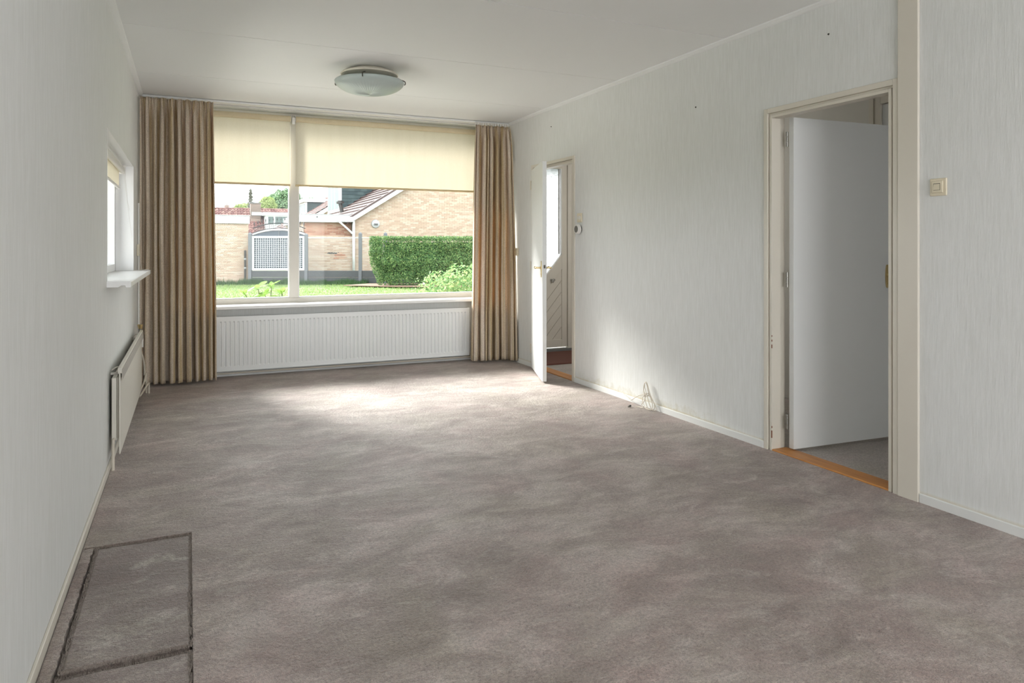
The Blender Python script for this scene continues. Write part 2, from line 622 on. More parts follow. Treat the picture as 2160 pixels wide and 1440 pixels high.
M['concrete'] = paint('grey_concrete', rgbx(120, 122, 126), 0.85, 0.08, 10, 0.2)
M['concrete_d'] = paint('dark_concrete_board', rgbx(86, 88, 90), 0.85, 0.12, 14, 0.3)
M['gate_grey'] = paint('slate_blue_gate', rgbx(84, 92, 104), 0.6, 0.05, 8, 0)
M['iron'] = paint('black_iron', rgbx(40, 42, 48), 0.5, 0.05, 20, 0)
M['galv'] = paint('galvanised_wire', rgbx(190, 192, 192), 0.5, 0.03, 20, 0)
M['trellis'] = paint('white_trellis', rgbx(224, 226, 230), 0.5, 0.02, 20, 0)
m = NT('lawn_soil')
f = m.noise(m.coord((1, 1, 1)), 0.9, 5, 0.6)
f2 = m.noise(m.coord((1, 1, 1)), 9, 4, 0.7)
c = m.ramp(f, [(0.35, rgbx(96, 118, 70)), (0.55, rgbx(116, 134, 84)), (0.7, rgbx(136, 142, 104))])
m.set(Base_Color=m.mix(m.math('MULTIPLY', f2, 0.4), c, rgbx(90, 108, 64)), Roughness=0.95)
m.bump(f2, 0.6, 0.05)
M['lawn'] = m.mat
M['grass'] = leaf_mat('grass_blade', [rgb(96, 124, 66), rgb(118, 146, 82), rgb(136, 158, 96), rgb(150, 156, 108)], 0.35)
M['weed'] = leaf_mat('tall_dark_grass', [rgbx(52, 84, 52), rgbx(70, 102, 62), rgbx(88, 118, 72)], 0.3)
M['paving'] = paint('pale_concrete_paving', rgb(204, 200, 192), 0.85, 0.05, 6, 0.15)
M['soil'] = paint('bark_soil', rgbx(150, 122, 104), 0.95, 0.2, 30, 0.5, 60)
M['yew'] = leaf_mat('yew_leaf', [rgb(50, 78, 46), rgb(72, 104, 60), rgb(96, 126, 76), rgb(134, 154, 94)], 0.25)
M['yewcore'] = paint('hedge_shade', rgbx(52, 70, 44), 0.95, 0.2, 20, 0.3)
M['shrub'] = leaf_mat('bright_shrub_leaf', [rgb(84, 122, 74), rgb(114, 150, 92), rgb(148, 172, 118), rgb(168, 176, 120)], 0.35)
M['rhodo'] = leaf_mat('glossy_leaf', [rgb(86, 122, 56), rgb(116, 148, 72), rgb(146, 168, 92)], 0.35)
M['tree1'] = leaf_mat('tree_leaf', [rgb(84, 112, 80), rgb(106, 134, 98), rgb(130, 152, 116)], 0.3)
M['tree2'] = leaf_mat('lime_tree_leaf', [rgb(126, 146, 88), rgb(146, 162, 104), rgb(164, 172, 120)], 0.35)
M['conifer'] = leaf_mat('conifer_leaf', [rgbx(104, 100, 92), rgbx(116, 122, 106)], 0.2)
M['bark'] = paint('bark', rgbx(92, 80, 70), 0.95, 0.2, 20, 0.4)

# ------------------------------------------------------------------ room shell
XL, XR, YF, YB, H = -0.405, 3.225, 7.30, -3.0, 2.60
WT = 0.12


def wall_with_holes(name, mat, axis, a, b, u0, u1, z0, z1, holes):
    """axis 'x': slab between X=a and X=b running in Y; axis 'y': between Y=a and b running in X"""
    mb = MB()
    us = sorted(set([u0, u1] + [h[0] for h in holes] + [h[1] for h in holes]))
    for i in range(len(us) - 1):
        ua, ub = us[i], us[i + 1]
        mid = (ua + ub) / 2
        cuts = sorted([(h[2], h[3]) for h in holes if h[0] < mid < h[1]])
        z = z0
        segs = []
        for (c0, c1) in cuts:
            if c0 > z: segs.append((z, c0))
            z = c1
        if z < z1: segs.append((z, z1))
        for (za, zb) in segs:
            if axis == 'x':
                mb.box(a, ua, za, b, ub, zb)
            else:
                mb.box(ua, a, za, ub, b, zb)
    return mb.build(name, mat, kind='structure')


# right wall, two door openings
D1 = (2.40, 3.305)
D2 = (5.652, 6.548)
wr = wall_with_holes('wall_right', M['paper_stain'], 'x', XR, XR + WT, YB, YF, 0, H,
                     [(D1[0], D1[1], 0, 2.078), (D2[0], D2[1], 0, 2.078)])
tag(wr, 'long right-hand wall with off-white woven wallpaper and two doorways', 'wall', kind='structure')
WL0 = XL - 0.30
wl = wall_with_holes('wall_left', M['paper'], 'x', WL0, XL, YB, YF + 0.3, 0, H, [(4.435, 6.458, 1.015, 1.887)])
tag(wl, 'left-hand wall with off-white woven wallpaper around the small side window', 'wall', kind='structure')
wf = wall_with_holes('wall_far', M['paper'], 'y', YF, YF + 0.30, XL, XR + WT, 0, H, [(-0.06, 3.08, 0.645, 2.59)])
tag(wf, 'far wall around and below the wide front window', 'wall', kind='structure')
wb = wall_with_holes('wall_back', M['paper'], 'y', YB - 0.2, YB, WL0, 4.60, 0, H, [(0.1, 3.1, 0.2, 2.4), (3.5, 4.4, 0.5, 2.2)])
tag(wb, 'rear wall of the through-room behind the viewer', 'wall', kind='structure')

# ceiling: separate boards with open joints on a backing
ce = MB().box(WL0, YB, H + 0.012, XR + WT, YF + 0.3, H + 0.16).build('ceiling', M['joint'], kind='structure')
tag(ce, 'white ceiling of wide boards with thin joints', 'ceiling', kind='structure')
js = [YB, -1.53, -0.24, 1.05, 2.335, 3.62, 4.905, 6.19, YF]
for i in range(len(js) - 1):
    g = 0.0035
    MB().box(XL, js[i] + g, H, XR, js[i + 1] - g, H + 0.0118).build('ceiling_board', M['ceil'], ce, bevel=0.0015)


# floor: wall-to-wall carpet, cut out around the crawl-space hatch
HX0, HX1, HY = -0.392, 0.012, (1.42, 2.385, 3.352)


def axis_pts(a, b, step, extra):
    n = int((b - a) / step)
    p = [a + (b - a) * i / n for i in range(n + 1)]
    for e in extra:
        k = min(range(len(p)), key=lambda i: abs(p[i] - e))
        p[k] = e
    return sorted(set(p))


xs = axis_pts(XL, XR, 0.03, [HX0, HX1])
ys = axis_pts(YB, YF, 0.04, [HY[0], HY[2]])
mb = MB()
vid = {}


def fz(x, y):
    e = min(x - XL, XR - x, 1.0, YF - y)
    k = min(1.0, max(0.0, e / 0.15))
    return 0.0035 * k * (noise.noise(Vector((x * 2.3, y * 2.3, 0.3))) + 0.5 * noise.noise(Vector((x * 6, y * 6, 2.3)))) - 0.001


for i, x in enumerate(xs):
    for j, y in enumerate(ys):
        vid[i, j] = len(mb.v)
        mb.v.append((x, y, fz(x, y)))
for i in range(len(xs) - 1):
    for j in range(len(ys) - 1):
        if HX0 - 1e-6 <= xs[i] and xs[i + 1] <= HX1 + 1e-6 and HY[0] - 1e-6 <= ys[j] and ys[j + 1] <= HY[2] + 1e-6:
            continue
        mb.f.append((vid[i, j], vid[i + 1, j], vid[i + 1, j + 1], vid[i, j + 1]))
        mb.m.append(0)
# skirts of the cut edge and the slab below
for (a, b) in (((HX0, HY[0]), (HX1, HY[0])), ((HX1, HY[0]), (HX1, HY[2])), ((HX1, HY[2]), (HX0, HY[2])), ((HX0, HY[2]), (HX0, HY[0]))):
    mb.add([(a[0], a[1], 0.002), (b[0], b[1], 0.002), (b[0], b[1], -0.03), (a[0], a[1], -0.03)], [(0, 1, 2, 3)])
mb.box(WL0, YB, -0.10, XR + WT, YF + 0.3, -0.03)
fl = mb.build('floor', M['carpet'], kind='structure')
tag(fl, 'taupe wall-to-wall pile carpet with brushed lighter patches and creases', 'floor', kind='structure')


def hatch(name, x0, x1, y0, y1, label, seed):
    rnd = random.Random(seed)
    t = thing(name, label, 'floor hatch', ((x0 + x1) / 2, (y0 + y1) / 2, -0.03))
    nx, ny = 30, 60
    P = []
    for j in range(ny + 1):
        row = []
        for i in range(nx + 1):
            x = x0 + (x1 - x0) * i / nx
            y = y0 + (y1 - y0) * j / ny
            ed = min(i, nx - i, j, ny - j)
            if ed == 0:
                if i in (0, nx): x += rnd.uniform(0, 0.006) * (1 if i == 0 else -1)
                if j in (0, ny): y += rnd.uniform(0, 0.005) * (1 if j == 0 else -1)
            z = (0.002 if ed > 0 else -0.004) + 0.003 * noise.noise(Vector((x * 7, y * 5, seed)))
            row.append((x, y, z))
        P.append(row)
    mb = MB().grid(P)
    n = nx + 1
    ring = [i for i in range(n)] + [j * n + nx for j in range(1, ny + 1)] + \
           [ny * n + i for i in range(nx - 1, -1, -1)] + [j * n for j in range(ny - 1, 0, -1)]
    base = len(mb.v)
    for r in ring:
        p = mb.v[r]
        mb.v.append((p[0], p[1], -0.029))
    k = len(ring)
    for q in range(k):
        mb.f.append((ring[q], base + q, base + (q + 1) % k, ring[(q + 1) % k]))
        mb.m.append(0)
    mb.f.append(tuple(base + q for q in range(k)))
    mb.m.append(0)
    mb.build('carpet_panel', M['carpet_h'], t, smooth=False)
    # frayed cut pile standing up along the rim
    fr = MB()
    for q in range(3500):
        side = rnd.random()
        if side < 0.33:
            x, y = x0 + rnd.uniform(-0.004, 0.012), rnd.uniform(y0, y1)
        elif side < 0.75:
            x, y = x1 - rnd.uniform(-0.004, 0.012), rnd.uniform(y0, y1)
        elif side < 0.9:
            x, y = rnd.uniform(x0, x1), y1 - rnd.uniform(0.0, 0.010)
        else:
            x, y = rnd.uniform(x0, x1), y0 + rnd.uniform(0.0, 0.010)
        a = rnd.uniform(0, 6.28)
        w_, h_ = 0.0012, rnd.uniform(0.002, 0.007)
        dx, dy = math.cos(a) * w_, math.sin(a) * w_
        lx, ly = rnd.uniform(-0.004, 0.004), rnd.uniform(-0.004, 0.004)
        fr.add([(x - dx, y - dy, -0.004), (x + dx, y + dy, -0.004), (x + lx, y + ly, h_)], [(0, 1, 2)])
    fr.build('frayed_edge', M['fray'], t, kind='stuff')
    return t


M['fray'] = paint('frayed_pile', rgb(158, 148, 140), 0.95, 0.2, 200, 0)
hatch('floor_hatch', HX0 + 0.05, HX1 - 0.004, 2.397, HY[2] - 0.024, 'carpeted crawl-space hatch in the floor by the left wall, the farther one', 3)
hatch('floor_hatch', HX0 + 0.05, HX1 - 0.004, HY[0] + 0.01, 2.372, 'carpeted floor hatch cut off by the bottom left corner of the photo', 5)
# loose strip of carpet between hatch and wall
P = []
rnd = random.Random(11)
for j in range(97):
    y = HY[0] + 0.005 + (HY[2] - 0.015 - HY[0]) * j / 96
    P.append([(HX0 + 0.001, y, -0.001), (HX0 + 0.02, y, 0.001), (HX0 + 0.036 + rnd.uniform(-0.003, 0.005), y, -0.001 + rnd.uniform(-0.002, 0.003)),
              (HX0 + 0.037, y, -0.028)])
st = MB().grid(P).build('carpet_strip', M['carpet'])
tag(st, 'narrow ragged strip of taupe carpet between the floor hatches and left skirting', 'carpet strip')

# skirtings
def skirt(name, x0, y0, x1, y1, z1, label, mat='white'):
    o = MB().box(x0, y0, -0.005, x1, y1, z1).build(name, M[mat], bevel=0.003)
    tag(o, label, 'skirting board', kind='structure')


skirt('baseboard_right', XR - 0.011, D2[0] - 0.001, XR, D1[1] + 0.001, 0.042, 'low white skirting of the right wall between the two doorways')
skirt('baseboard_right_near', XR - 0.011, YB, XR, 2.289, 0.042, 'low white skirting of the right wall beside the pillar board, nearest part')
skirt('baseboard_right_far', XR - 0.011, D2[1] + 0.001, XR, YF, 0.042, 'short white skirting between the open narrow door and the right curtain')
skirt('baseboard_left', XL, YB, XL + 0.011, YF, 0.040, 'low yellowed white skirting along the left wall', 'cream')
skirt('baseboard_far', XL + 0.011, YF - 0.011, XR - 0.011, YF, 0.045, 'low skirting under the long front radiator')

# ceiling cove trims
def trim(name, a, b, label):
    # a,b along y at X wall, d inward sign
    (x, sgn) = a
    poly = [(x, b[0], H - 0.0), (x, b[0], H - 0.022), (x + sgn * 0.012, b[0], H - 0.019), (x + sgn * 0.034, b[0], H - 0.008), (x + sgn * 0.036, b[0], H - 0.0)]
    o = MB().prism(poly, (0, b[1] - b[0], 0)).build(name, M['ceil'])
    tag(o, label, 'ceiling trim', kind='structure')


trim('trim_1', (XR, -1), (YB, YF), 'slim white cove strip where the right wall meets the ceiling')
trim('trim_2', (XL, 1), (YB, YF), 'white cove strip where the left wall meets the ceiling')
# flat board covering the former partition joint
o = MB().box(XR - 0.016, 2.291, -0.005, XR, 2.399, H - 0.001).build('trim_3', M['cream'], bevel=0.003)
tag(o, 'tall cream painted board beside the near doorway, floor to ceiling', 'trim board', kind='structure')

# ------------------------------------------------------------------ hall behind the right wall
HXR = 4.45
o = MB().box(XR + WT, YB, -0.10, HXR + 0.12, 7.62, -0.002).build('floor_hall', M['carpet2'])
tag(o, 'grey-brown carpet of the hall seen through the doorways', 'floor', kind='structure')
o = MB().box(XR + WT, YB, H, HXR + 0.12, 7.75, H + 0.15).build('ceiling_hall', M['plaster'])
tag(o, 'hall ceiling', 'ceiling', kind='structure')
o = MB().box(HXR, YB, 0, HXR + 0.12, 7.75, H).build('wall_hall_side', M['plaster'])
tag(o, 'pale grey hall wall seen above the wide open door', 'wall', kind='structure')
# front wall of the hall around the front door
wall_with_holes('wall_hall_front', M['plaster'], 'y', 7.40, 7.70, XR + WT, HXR, 0, H, [(3.385, 4.20, 0, 2.26)])
tag(bpy.data.objects['wall_hall_front'], 'front wall of the hall beside the front door', 'wall', kind='structure')
MB().box(XR, YF, 0, XR + WT, 7.75, H).build('wall_hall_corner', M['plaster'])
tag(bpy.data.objects['wall_hall_corner'], 'short wall corner between room and front door', 'wall', kind='structure')


def door_frame(t, y0, y1, top, wall_x=XR, near_hidden=False):
    """painted frame: flat casing, groove, inner jamb with a rebate"""
    x0, x1 = wall_x - 0.010, wall_x + WT
    f = MB()
    cw, gw, jw = 0.030, 0.012, 0.018
    yi0, yi1 = y0 + cw + gw + jw, y1 - cw - gw - jw
    for (ya, sg) in ((y0, 1), (y1, -1)):
        f.box(x0, ya, -0.004, x1, ya + sg * cw, top + 0.0)
        f.box(wall_x + 0.004, ya + sg * cw, -0.004, x1, ya + sg * (cw + gw), top - cw - gw)
        f.box(wall_x - 0.003, ya + sg * (cw + gw), -0.004, wall_x + 0.068, ya + sg * (cw + gw + jw), top - cw - gw)
    f.box(x0, y0 + cw, top - cw, x1, y1 - cw, top)
    f.box(wall_x + 0.004, y0 + cw, top - cw - gw, x1, y1 - cw, top - cw)
    f.box(wall_x - 0.003, yi0, top - cw - gw - jw, wall_x + 0.068, yi1, top - cw - gw)
    f.build('door_frame', M['cream'], t, bevel=0.002)
    return yi0, yi1


# ---- door 1: wide door near the camera, swung 90 degrees into the hall
d1 = thing('door_1', 'wide white flush door standing open into the hall, in its cream frame', 'door', (XR + 0.06, 2.85, 0), kind='structure')
door_frame(d1, D1[0], D1[1], 2.078)
MB().box(XR - 0.002, D1[0] + 0.058, -0.008, XR + WT - 0.002, D1[1] - 0.058, 0.007).build('threshold', M['oak'], d1, bevel=0.003, label='orange varnished oak threshold')
e = Vector((0.9986, -0.0536, 0))
nv = Vector((0.0536, 0.9986, 0))
A = Vector((3.318, 3.166, 0.014))
leaf = MB().obox(A, e * 0.83, nv * 0.038, (0, 0, 2.003)).build('door_leaf', M['doorleaf'], d1, bevel=0.002)
for z in (0.125, 0.99, 1.845):
    hb = MB()
    c0 = A + nv * 0.052 + e * -0.003
    for k in range(3):
        hb.cyl((c0.x, c0.y, z + k * 0.031), (c0.x, c0.y, z + k * 0.031 + 0.029), 0.0075, n=12)
    hb.build('hinge', M['steel'], leaf)


def handle(parent, P, e, n, rightward, name='handle'):
    """plate on face point P (centre), e along the leaf, n out of the face"""
    P, e, n = Vector(P), Vector(e), Vector(n)
    up = Vector((0, 0, 1))
    mb = MB()
    hgt, hw = 0.075, 0.016
    prof = []
    for k in range(24):
        a = 2 * math.pi * k / 24
        prof.append(P + e * (hw * math.copysign(abs(math.cos(a)) ** 0.7, math.cos(a))) + up * (hgt * math.sin(a)))
    mb.prism([tuple(q) for q in prof], tuple(n * 0.006))
    N = P + up * 0.012
    mb.cyl(N + n * 0.004, N + n * 0.016, 0.013, 0.010, 16)
    mb.cyl(N + n * 0.014, N + n * 0.048, 0.0075, 0.0075, 12)
    s = 1 if rightward else -1
    mb.tube([N + n * 0.046, N + n * 0.052 + e * s * 0.02, N + n * 0.052 + e * s * 0.06 - up * 0.003, N + n * 0.048 + e * s * 0.10,
             N + n * 0.046 + e * s * 0.118 + up * 0.004], 0.0085, 10, 5)
    mb.cyl(P - up * 0.045 + n * 0.004, P - up * 0.045 + n * 0.009, 0.005, 0.005, 10)
    return mb.build(name, M['brass'], parent, smooth=True, angle=40, label='brass lever handle')


P0 = A + e * 0.765 + Vector((0, 0, 1.033))
handle(leaf, P0, e, -nv, True)
ch = MB()
for (z, hgt, dy) in ((0.075, 0.045, 0.006), (0.135, 0.012, 0.003), (0.62, 0.022, 0.004), (0.66, 0.012, 0.003), (0.69, 0.008, 0.003)):
    ch.box(XR - 0.0036, D1[1] - 0.0602, z, XR + 0.001, D1[1] - 0.0600 + dy, z + hgt)
ch.build('paint_chips', M['chip'], d1, kind='stuff', label='brown chips in the frame paint')

# ---- door 2: narrow door near the window, open into the room
d2 = thing('door_2', 'white flush door by the front window, ajar into the room, in its cream frame', 'door', (XR + 0.06, 6.1, 0), kind='structure')
door_frame(d2, D2[0], D2[1], 2.078)
MB().box(XR - 0.002, D2[0] + 0.058, -0.008, XR + WT - 0.002, D2[1] - 0.058, 0.007).build('threshold', M['oak'], d2, bevel=0.003, label='orange varnished oak threshold')
hp = Vector((3.178, 6.468, 0.012))
e2 = Vector((-0.3215, -0.9469, 0)).normalized()
n2 = Vector((0.9469, -0.3215, 0)).normalized()
leaf2 = MB().obox(hp, e2 * 0.785, n2 * 0.038, (0, 0, 2.006)).build('door_leaf', M['doorleaf'], d2, bevel=0.002)
for z in (0.16, 1.0, 1.82):
    hb = MB()
    c0 = hp - e2 * 0.006 - n2 * 0.004
    for k in range(3):
        hb.cyl((c0.x, c0.y, z + k * 0.031), (c0.x, c0.y, z + k * 0.031 + 0.029), 0.0075, n=12)
    hb.build('hinge', M['pipe'], leaf2)
Pc = hp + e2 * 0.725 + Vector((0, 0, 1.022))
handle(leaf2, Pc, e2, -n2, False)
handle(leaf2, Pc + n2 * 0.038, e2, n2, False)
ed = hp + e2 * 0.785 + n2 * 0.019 + Vector((0, 0, 1.045))
MB().obox(ed - n2 * 0.008 - Vector((0, 0, 0.015)), n2 * 0.016, e2 * 0.003, (0, 0, 0.03)).build('lock_bolt', M['darkmetal'], leaf2)

# ---- front door at the end of the hall
fd = thing('front_door', 'cream front door with patterned glass and slanting boards, beyond the narrow doorway', 'front door', (3.76, 7.45, 0))
FX0, FX1, FZ0, FZ1 = 3.43, 4.13, 0.045, 2.24
DY0, DY1 = 7.435, 7.49


def clip(poly, a, b, c):
    """keep a*x+b*z<=c"""
    out = []
    for i in range(len(poly)):
        p, q = poly[i], poly[(i + 1) % len(poly)]
        fp, fq = a * p[0] + b * p[1] - c, a * q[0] + b * q[1] - c
        if fp <= 0: out.append(p)
        if (fp < 0 < fq) or (fq < 0 < fp):
            t = fp / (fp - fq)
            out.append((p[0] + (q[0] - p[0]) * t, p[1] + (q[1] - p[1]) * t))
    return out


SL = 1.19
gx = 4.062
def zg(x): return 1.146 + SL * (x - gx)     # lower edge of glass
def zp(x): return 0.968 + SL * (x - 4.056)  # upper edge of boarded panel
fr = MB()
fr.box(gx, DY0, FZ0, FX1, DY1, FZ1)
fr.box(FX0, DY0, FZ0, FX0 + 0.07, DY1, FZ1)
fr.box(FX0 + 0.07, DY0, 2.172, gx, DY1, FZ1)
fr.box(FX0 + 0.07, DY0, FZ0, gx, DY1, 0.135)
fr.prism([(FX0 + 0.07, DY0, zp(FX0 + 0.07)), (gx, DY0, zp(gx)), (gx, DY0, zg(gx)), (FX0 + 0.07, DY0, zg(FX0 + 0.07))], (0, DY1 - DY0, 0))
fr.build('door_stiles', M['cream'], fd, bevel=0.003)
# boards
k = 0.0
while zp(gx) - k - SL * (gx - FX0 - 0.07) > -0.75:
    hi_, lo_ = zp(gx) - k, zp(gx) - k - 0.139
    poly = [(FX0 + 0.07, -1), (gx, -1), (gx, 3), (FX0 + 0.07, 3)]
    # z <= hi + SL*(x-gx)   and z >= lo + SL*(x-gx) and z>=.135
    poly = clip(poly, -SL, 1, hi_ - SL * gx)
    poly = clip(poly, SL, -1, -(lo_ + 0.006) + SL * gx)
    poly = clip(poly, 0, -1, -0.135)
    k += 0.139
    if len(poly) >= 3:
        MB().prism([(p[0], DY0 + 0.014, p[1]) for p in poly], (0, 0.02, 0)).build('board', M['cream'], fd)
    if hi_ - 0.139 < 0.0 - 0.8: break
MB().prism([(FX0 + 0.06, DY0 + 0.034, 0.12), (gx, DY0 + 0.034, 0.12), (gx, DY0 + 0.034, zp(gx) + 0.03), (FX0 + 0.06, DY0 + 0.034, zp(FX0 + 0.06) + 0.03)], (0, 0.006, 0)).build('panel_backing', M['darkmetal'], fd)
gp = [(FX0 + 0.07, 2.172), (gx, 2.172), (gx, zg(gx)), (FX0 + 0.07, zg(FX0 + 0.07))]
MB().prism([(p[0], DY0 + 0.03, p[1]) for p in gp], (0, 0.006, 0)).build('pane', M['cathedral'], fd, label='patterned obscure glass')
# grey putty line + white bead around glass
bd = MB()
a_, b_ = (gx, zg(gx)), (FX0 + 0.07, zg(FX0 + 0.07))
bd.box(gx - 0.012, DY0 + 0.008, zg(gx), gx, DY0 + 0.03, 2.172)
bd.prism([(a_[0], DY0 + 0.008, a_[1]), (b_[0], DY0 + 0.008, b_[1]), (b_[0], DY0 + 0.008, b_[1] + 0.018), (a_[0], DY0 + 0.008, a_[1] + 0.018)], (0, 0.02, 0))
bd.build('glazing_bead', M['sill'], fd)
bd = MB()
bd.box(gx - 0.034, DY0 + 0.026, zg(gx) + 0.01, gx - 0.020, DY0 + 0.036, 2.172)
bd.build('glazing_spacer', M['steel'], fd)
MB().obox((3.90, DY0 - 0.03, 0.83), (0.03, 0, 0.036), (0.02, 0, -0.017), (0, -0.02, 0)).box(3.905, DY0 - 0.03, 0.84, 3.925, DY0, 0.855).build('door_pull', M['steel'], fd, bevel=0.002)
o = MB()
o.box(FX1 + 0.004, 7.415, 0.0, 4.20, 7.50, 2.26)
o.box(3.386, 7.415, 0, 3.426, 7.50, 2.26)
o.box(3.426, 7.415, 2.244, FX1 + 0.004, 7.50, 2.26)
o.build('door_frame', M['cream'], fd, bevel=0.003)
for z in (1.54, 1.075, 1.0):
    MB().cyl((4.235, 7.40, z), (4.235, 7.385, z), 0.026, 0.024, 20).cyl((4.235, 7.386, z), (4.235, 7.372, z), 0.012, 0.012, 16).build('lock_knob', M['steel'], fd)
o = MB().box(3.40, 7.33, -0.002, 4.40, 7.70, 0.03).build('door_sill', M['stone'])
tag(o, 'grey stone sill under the front door', 'sill')
o = MB().box(3.40, 6.56, -0.002, 4.40, 7.32, 0.014).build('door_mat', M['mat'], bevel=0.004)
tag(o, 'reddish brown coir mat in front of the front door', 'door mat')

# frame of another doorway in the hall, seen above the wide open door
hd = thing('door_3', 'pale doorway with cream frame on the far side of the hall', 'door', (HXR, 3.1, 0), kind='structure')
f = MB()
f.box(HXR - 0.02, 3.50, 0, HXR, 3.54, 2.30).box(HXR - 0.012, 3.47, 0, HXR, 3.50, 2.30).box(HXR - 0.03, 3.435, 0, HXR, 3.47, 2.30)
f.box(HXR - 0.03, 2.50, 0, HXR, 2.57, 2.30).box(HXR - 0.03, 2.57, 2.24, HXR, 3.435, 2.30)
f.build('door_frame', M['cream'], hd, bevel=0.002)
MB().box(HXR - 0.014, 2.572, 0.02, HXR - 0.001, 3.432, 2.235).build('door_leaf', M['doorleaf'], hd)

# ------------------------------------------------------------------ front window
w1 = thing('window_1', 'wide two-light front window with cream frame looking onto lawn and neighbours', 'window', (1.5, 7.48, 0.675), kind='structure')
WY0, WY1 = 7.45, 7.53
X0, X1, Z0, Z1 = -0.055, 3.075, 0.662, 2.588
f = MB()
f.box(X0, WY0, Z0, X0 + 0.06, WY1, Z1)
f.box(X1 - 0.06, WY0, Z0, X1, WY1, Z1)
f.box(X0 + 0.06, WY0, Z0, X1 - 0.06, WY1, Z0 + 0.058)
f.box(X0 + 0.06, WY0, Z1 - 0.06, X1 - 0.06, WY1, Z1)
f.box(0.935, WY0, Z0 + 0.058, 1.020, WY1, Z1 - 0.06)
f.build('window_frame', M['upvc'], w1, bevel=0.004)
b = MB()
for (xa, xb) in ((X0 + 0.06, 0.935), (1.020, X1 - 0.06)):
    b.box(xa, WY0 + 0.022, Z0 + 0.058, xa + 0.010, WY1 - 0.01, Z1 - 0.06)
    b.box(xb - 0.010, WY0 + 0.022, Z0 + 0.058, xb, WY1 - 0.01, Z1 - 0.06)
    b.box(xa + 0.010, WY0 + 0.022, Z0 + 0.058, xb - 0.010, WY1 - 0.01, Z0 + 0.070)
    b.box(xa + 0.010, WY0 + 0.022, Z1 - 0.072, xb - 0.010, WY1 - 0.01, Z1 - 0.06)
b.build('glazing_bead', M['sill'], w1)
MB().box(X0 + 0.064, WY0 + 0.044, Z0 + 0.062, 0.931, WY0 + 0.048, Z1 - 0.064).build('pane', M['glass'], w1)
MB().box(1.024, WY0 + 0.044, Z0 + 0.062, X1 - 0.064, WY0 + 0.048, Z1 - 0.064).build('pane', M['glass'], w1)
s = MB().box(-0.30, 7.17, 0.646, 3.12, 7.45, 0.675).build('window_board', M['sill'], w1, bevel=0.004, label='white window board')
# outside: eaves over the window
o = MB().box(-2.5, 7.60, 2.62, 5.2, 7.86, 2.80).build('trim_4', M['fascia'])
tag(o, 'white boxed eaves outside above the front window', 'eaves', kind='structure')

# roller blinds
def blind(x0, x1, zb, label, chain=False):
    t = thing('roller_blind', label, 'blind', ((x0 + x1) / 2, 7.385, 2.53), group='cream roller blinds of the front window')
    y = 7.385
    MB().cyl((x0, y, 2.524), (x1, y, 2.524), 0.028, n=28).build('roller', M['blindtube'], t, smooth=True, angle=40)
    P = []
    for j in range(13):
        z = 2.524 + (zb - 2.524) * j / 12
        P.append([(x0 + 0.004 + (x1 - x0 - 0.008) * i / 24, y + 0.0275 + 0.0012 * noise.noise(Vector((i * 0.4 + x0, j * 0.15, 3))), z) for i in range(25)])
    MB().grid(P).build('fabric', M['blind'], t, smooth=True)
    hb = MB()
    hb.cyl((x0 + 0.002, y + 0.0275, zb - 0.008), (x1 - 0.002, y + 0.0275, zb - 0.008), 0.0105, n=14)
    hb.build('bottom_bar', M['blindbar'], t, smooth=True, angle=40, label='tan bottom bar')
    for xx in (x0 - 0.004, x1 + 0.001):
        MB().box(xx, y - 0.018, 2.50, xx + 0.003, y + 0.064, 2.56).build('bracket', M['plastic_w'], t)


blind(0.02, 0.934, 1.868, 'narrower cream roller blind over the left light of the front window')
blind(0.982, 3.02, 1.868, 'wider cream roller blind over the right light of the front window')
cb = MB().box(0.945, 7.352, 2.468, 0.972, 7.365, 2.535).box(0.950, 7.365, 2.49, 0.967, 7.45, 2.53).box(0.943, 7.348, 2.50, 0.974, 7.353, 2.52).build('blind_bracket', M['plastic_w'], bevel=0.002)
tag(cb, 'small white plastic bracket between the two roller blinds', 'bracket')

# curtain rail
cr = thing('curtain_rail', 'white double curtain rail fixed to the ceiling above the front window', 'curtain rail', (1.4, 7.12, H))
r = MB()
r.box(XL + 0.03, 7.085, H - 0.022, XR - 0.02, 7.100, H - 0.001)
r.box(XL + 0.03, 7.110, H - 0.020, XR - 0.02, 7.150, H - 0.001)
r.box(XL + 0.03, 7.085, H - 0.006, XR - 0.02, 7.150, H - 0.0012)
r.build('rail_profile', M['white'], cr, bevel=0.0015)
r = MB()
for x in [0.25 + 0.05 * k + (k % 3) * 0.004 for k in range(0, 0)]: pass
for k in range(14):
    x = 2.80 + 0.029 * k
    r.box(x, 7.064, H - 0.050, x + 0.014, 7.084, H - 0.020)
r.build('gliders', M['plastic_w'], cr, kind='stuff')


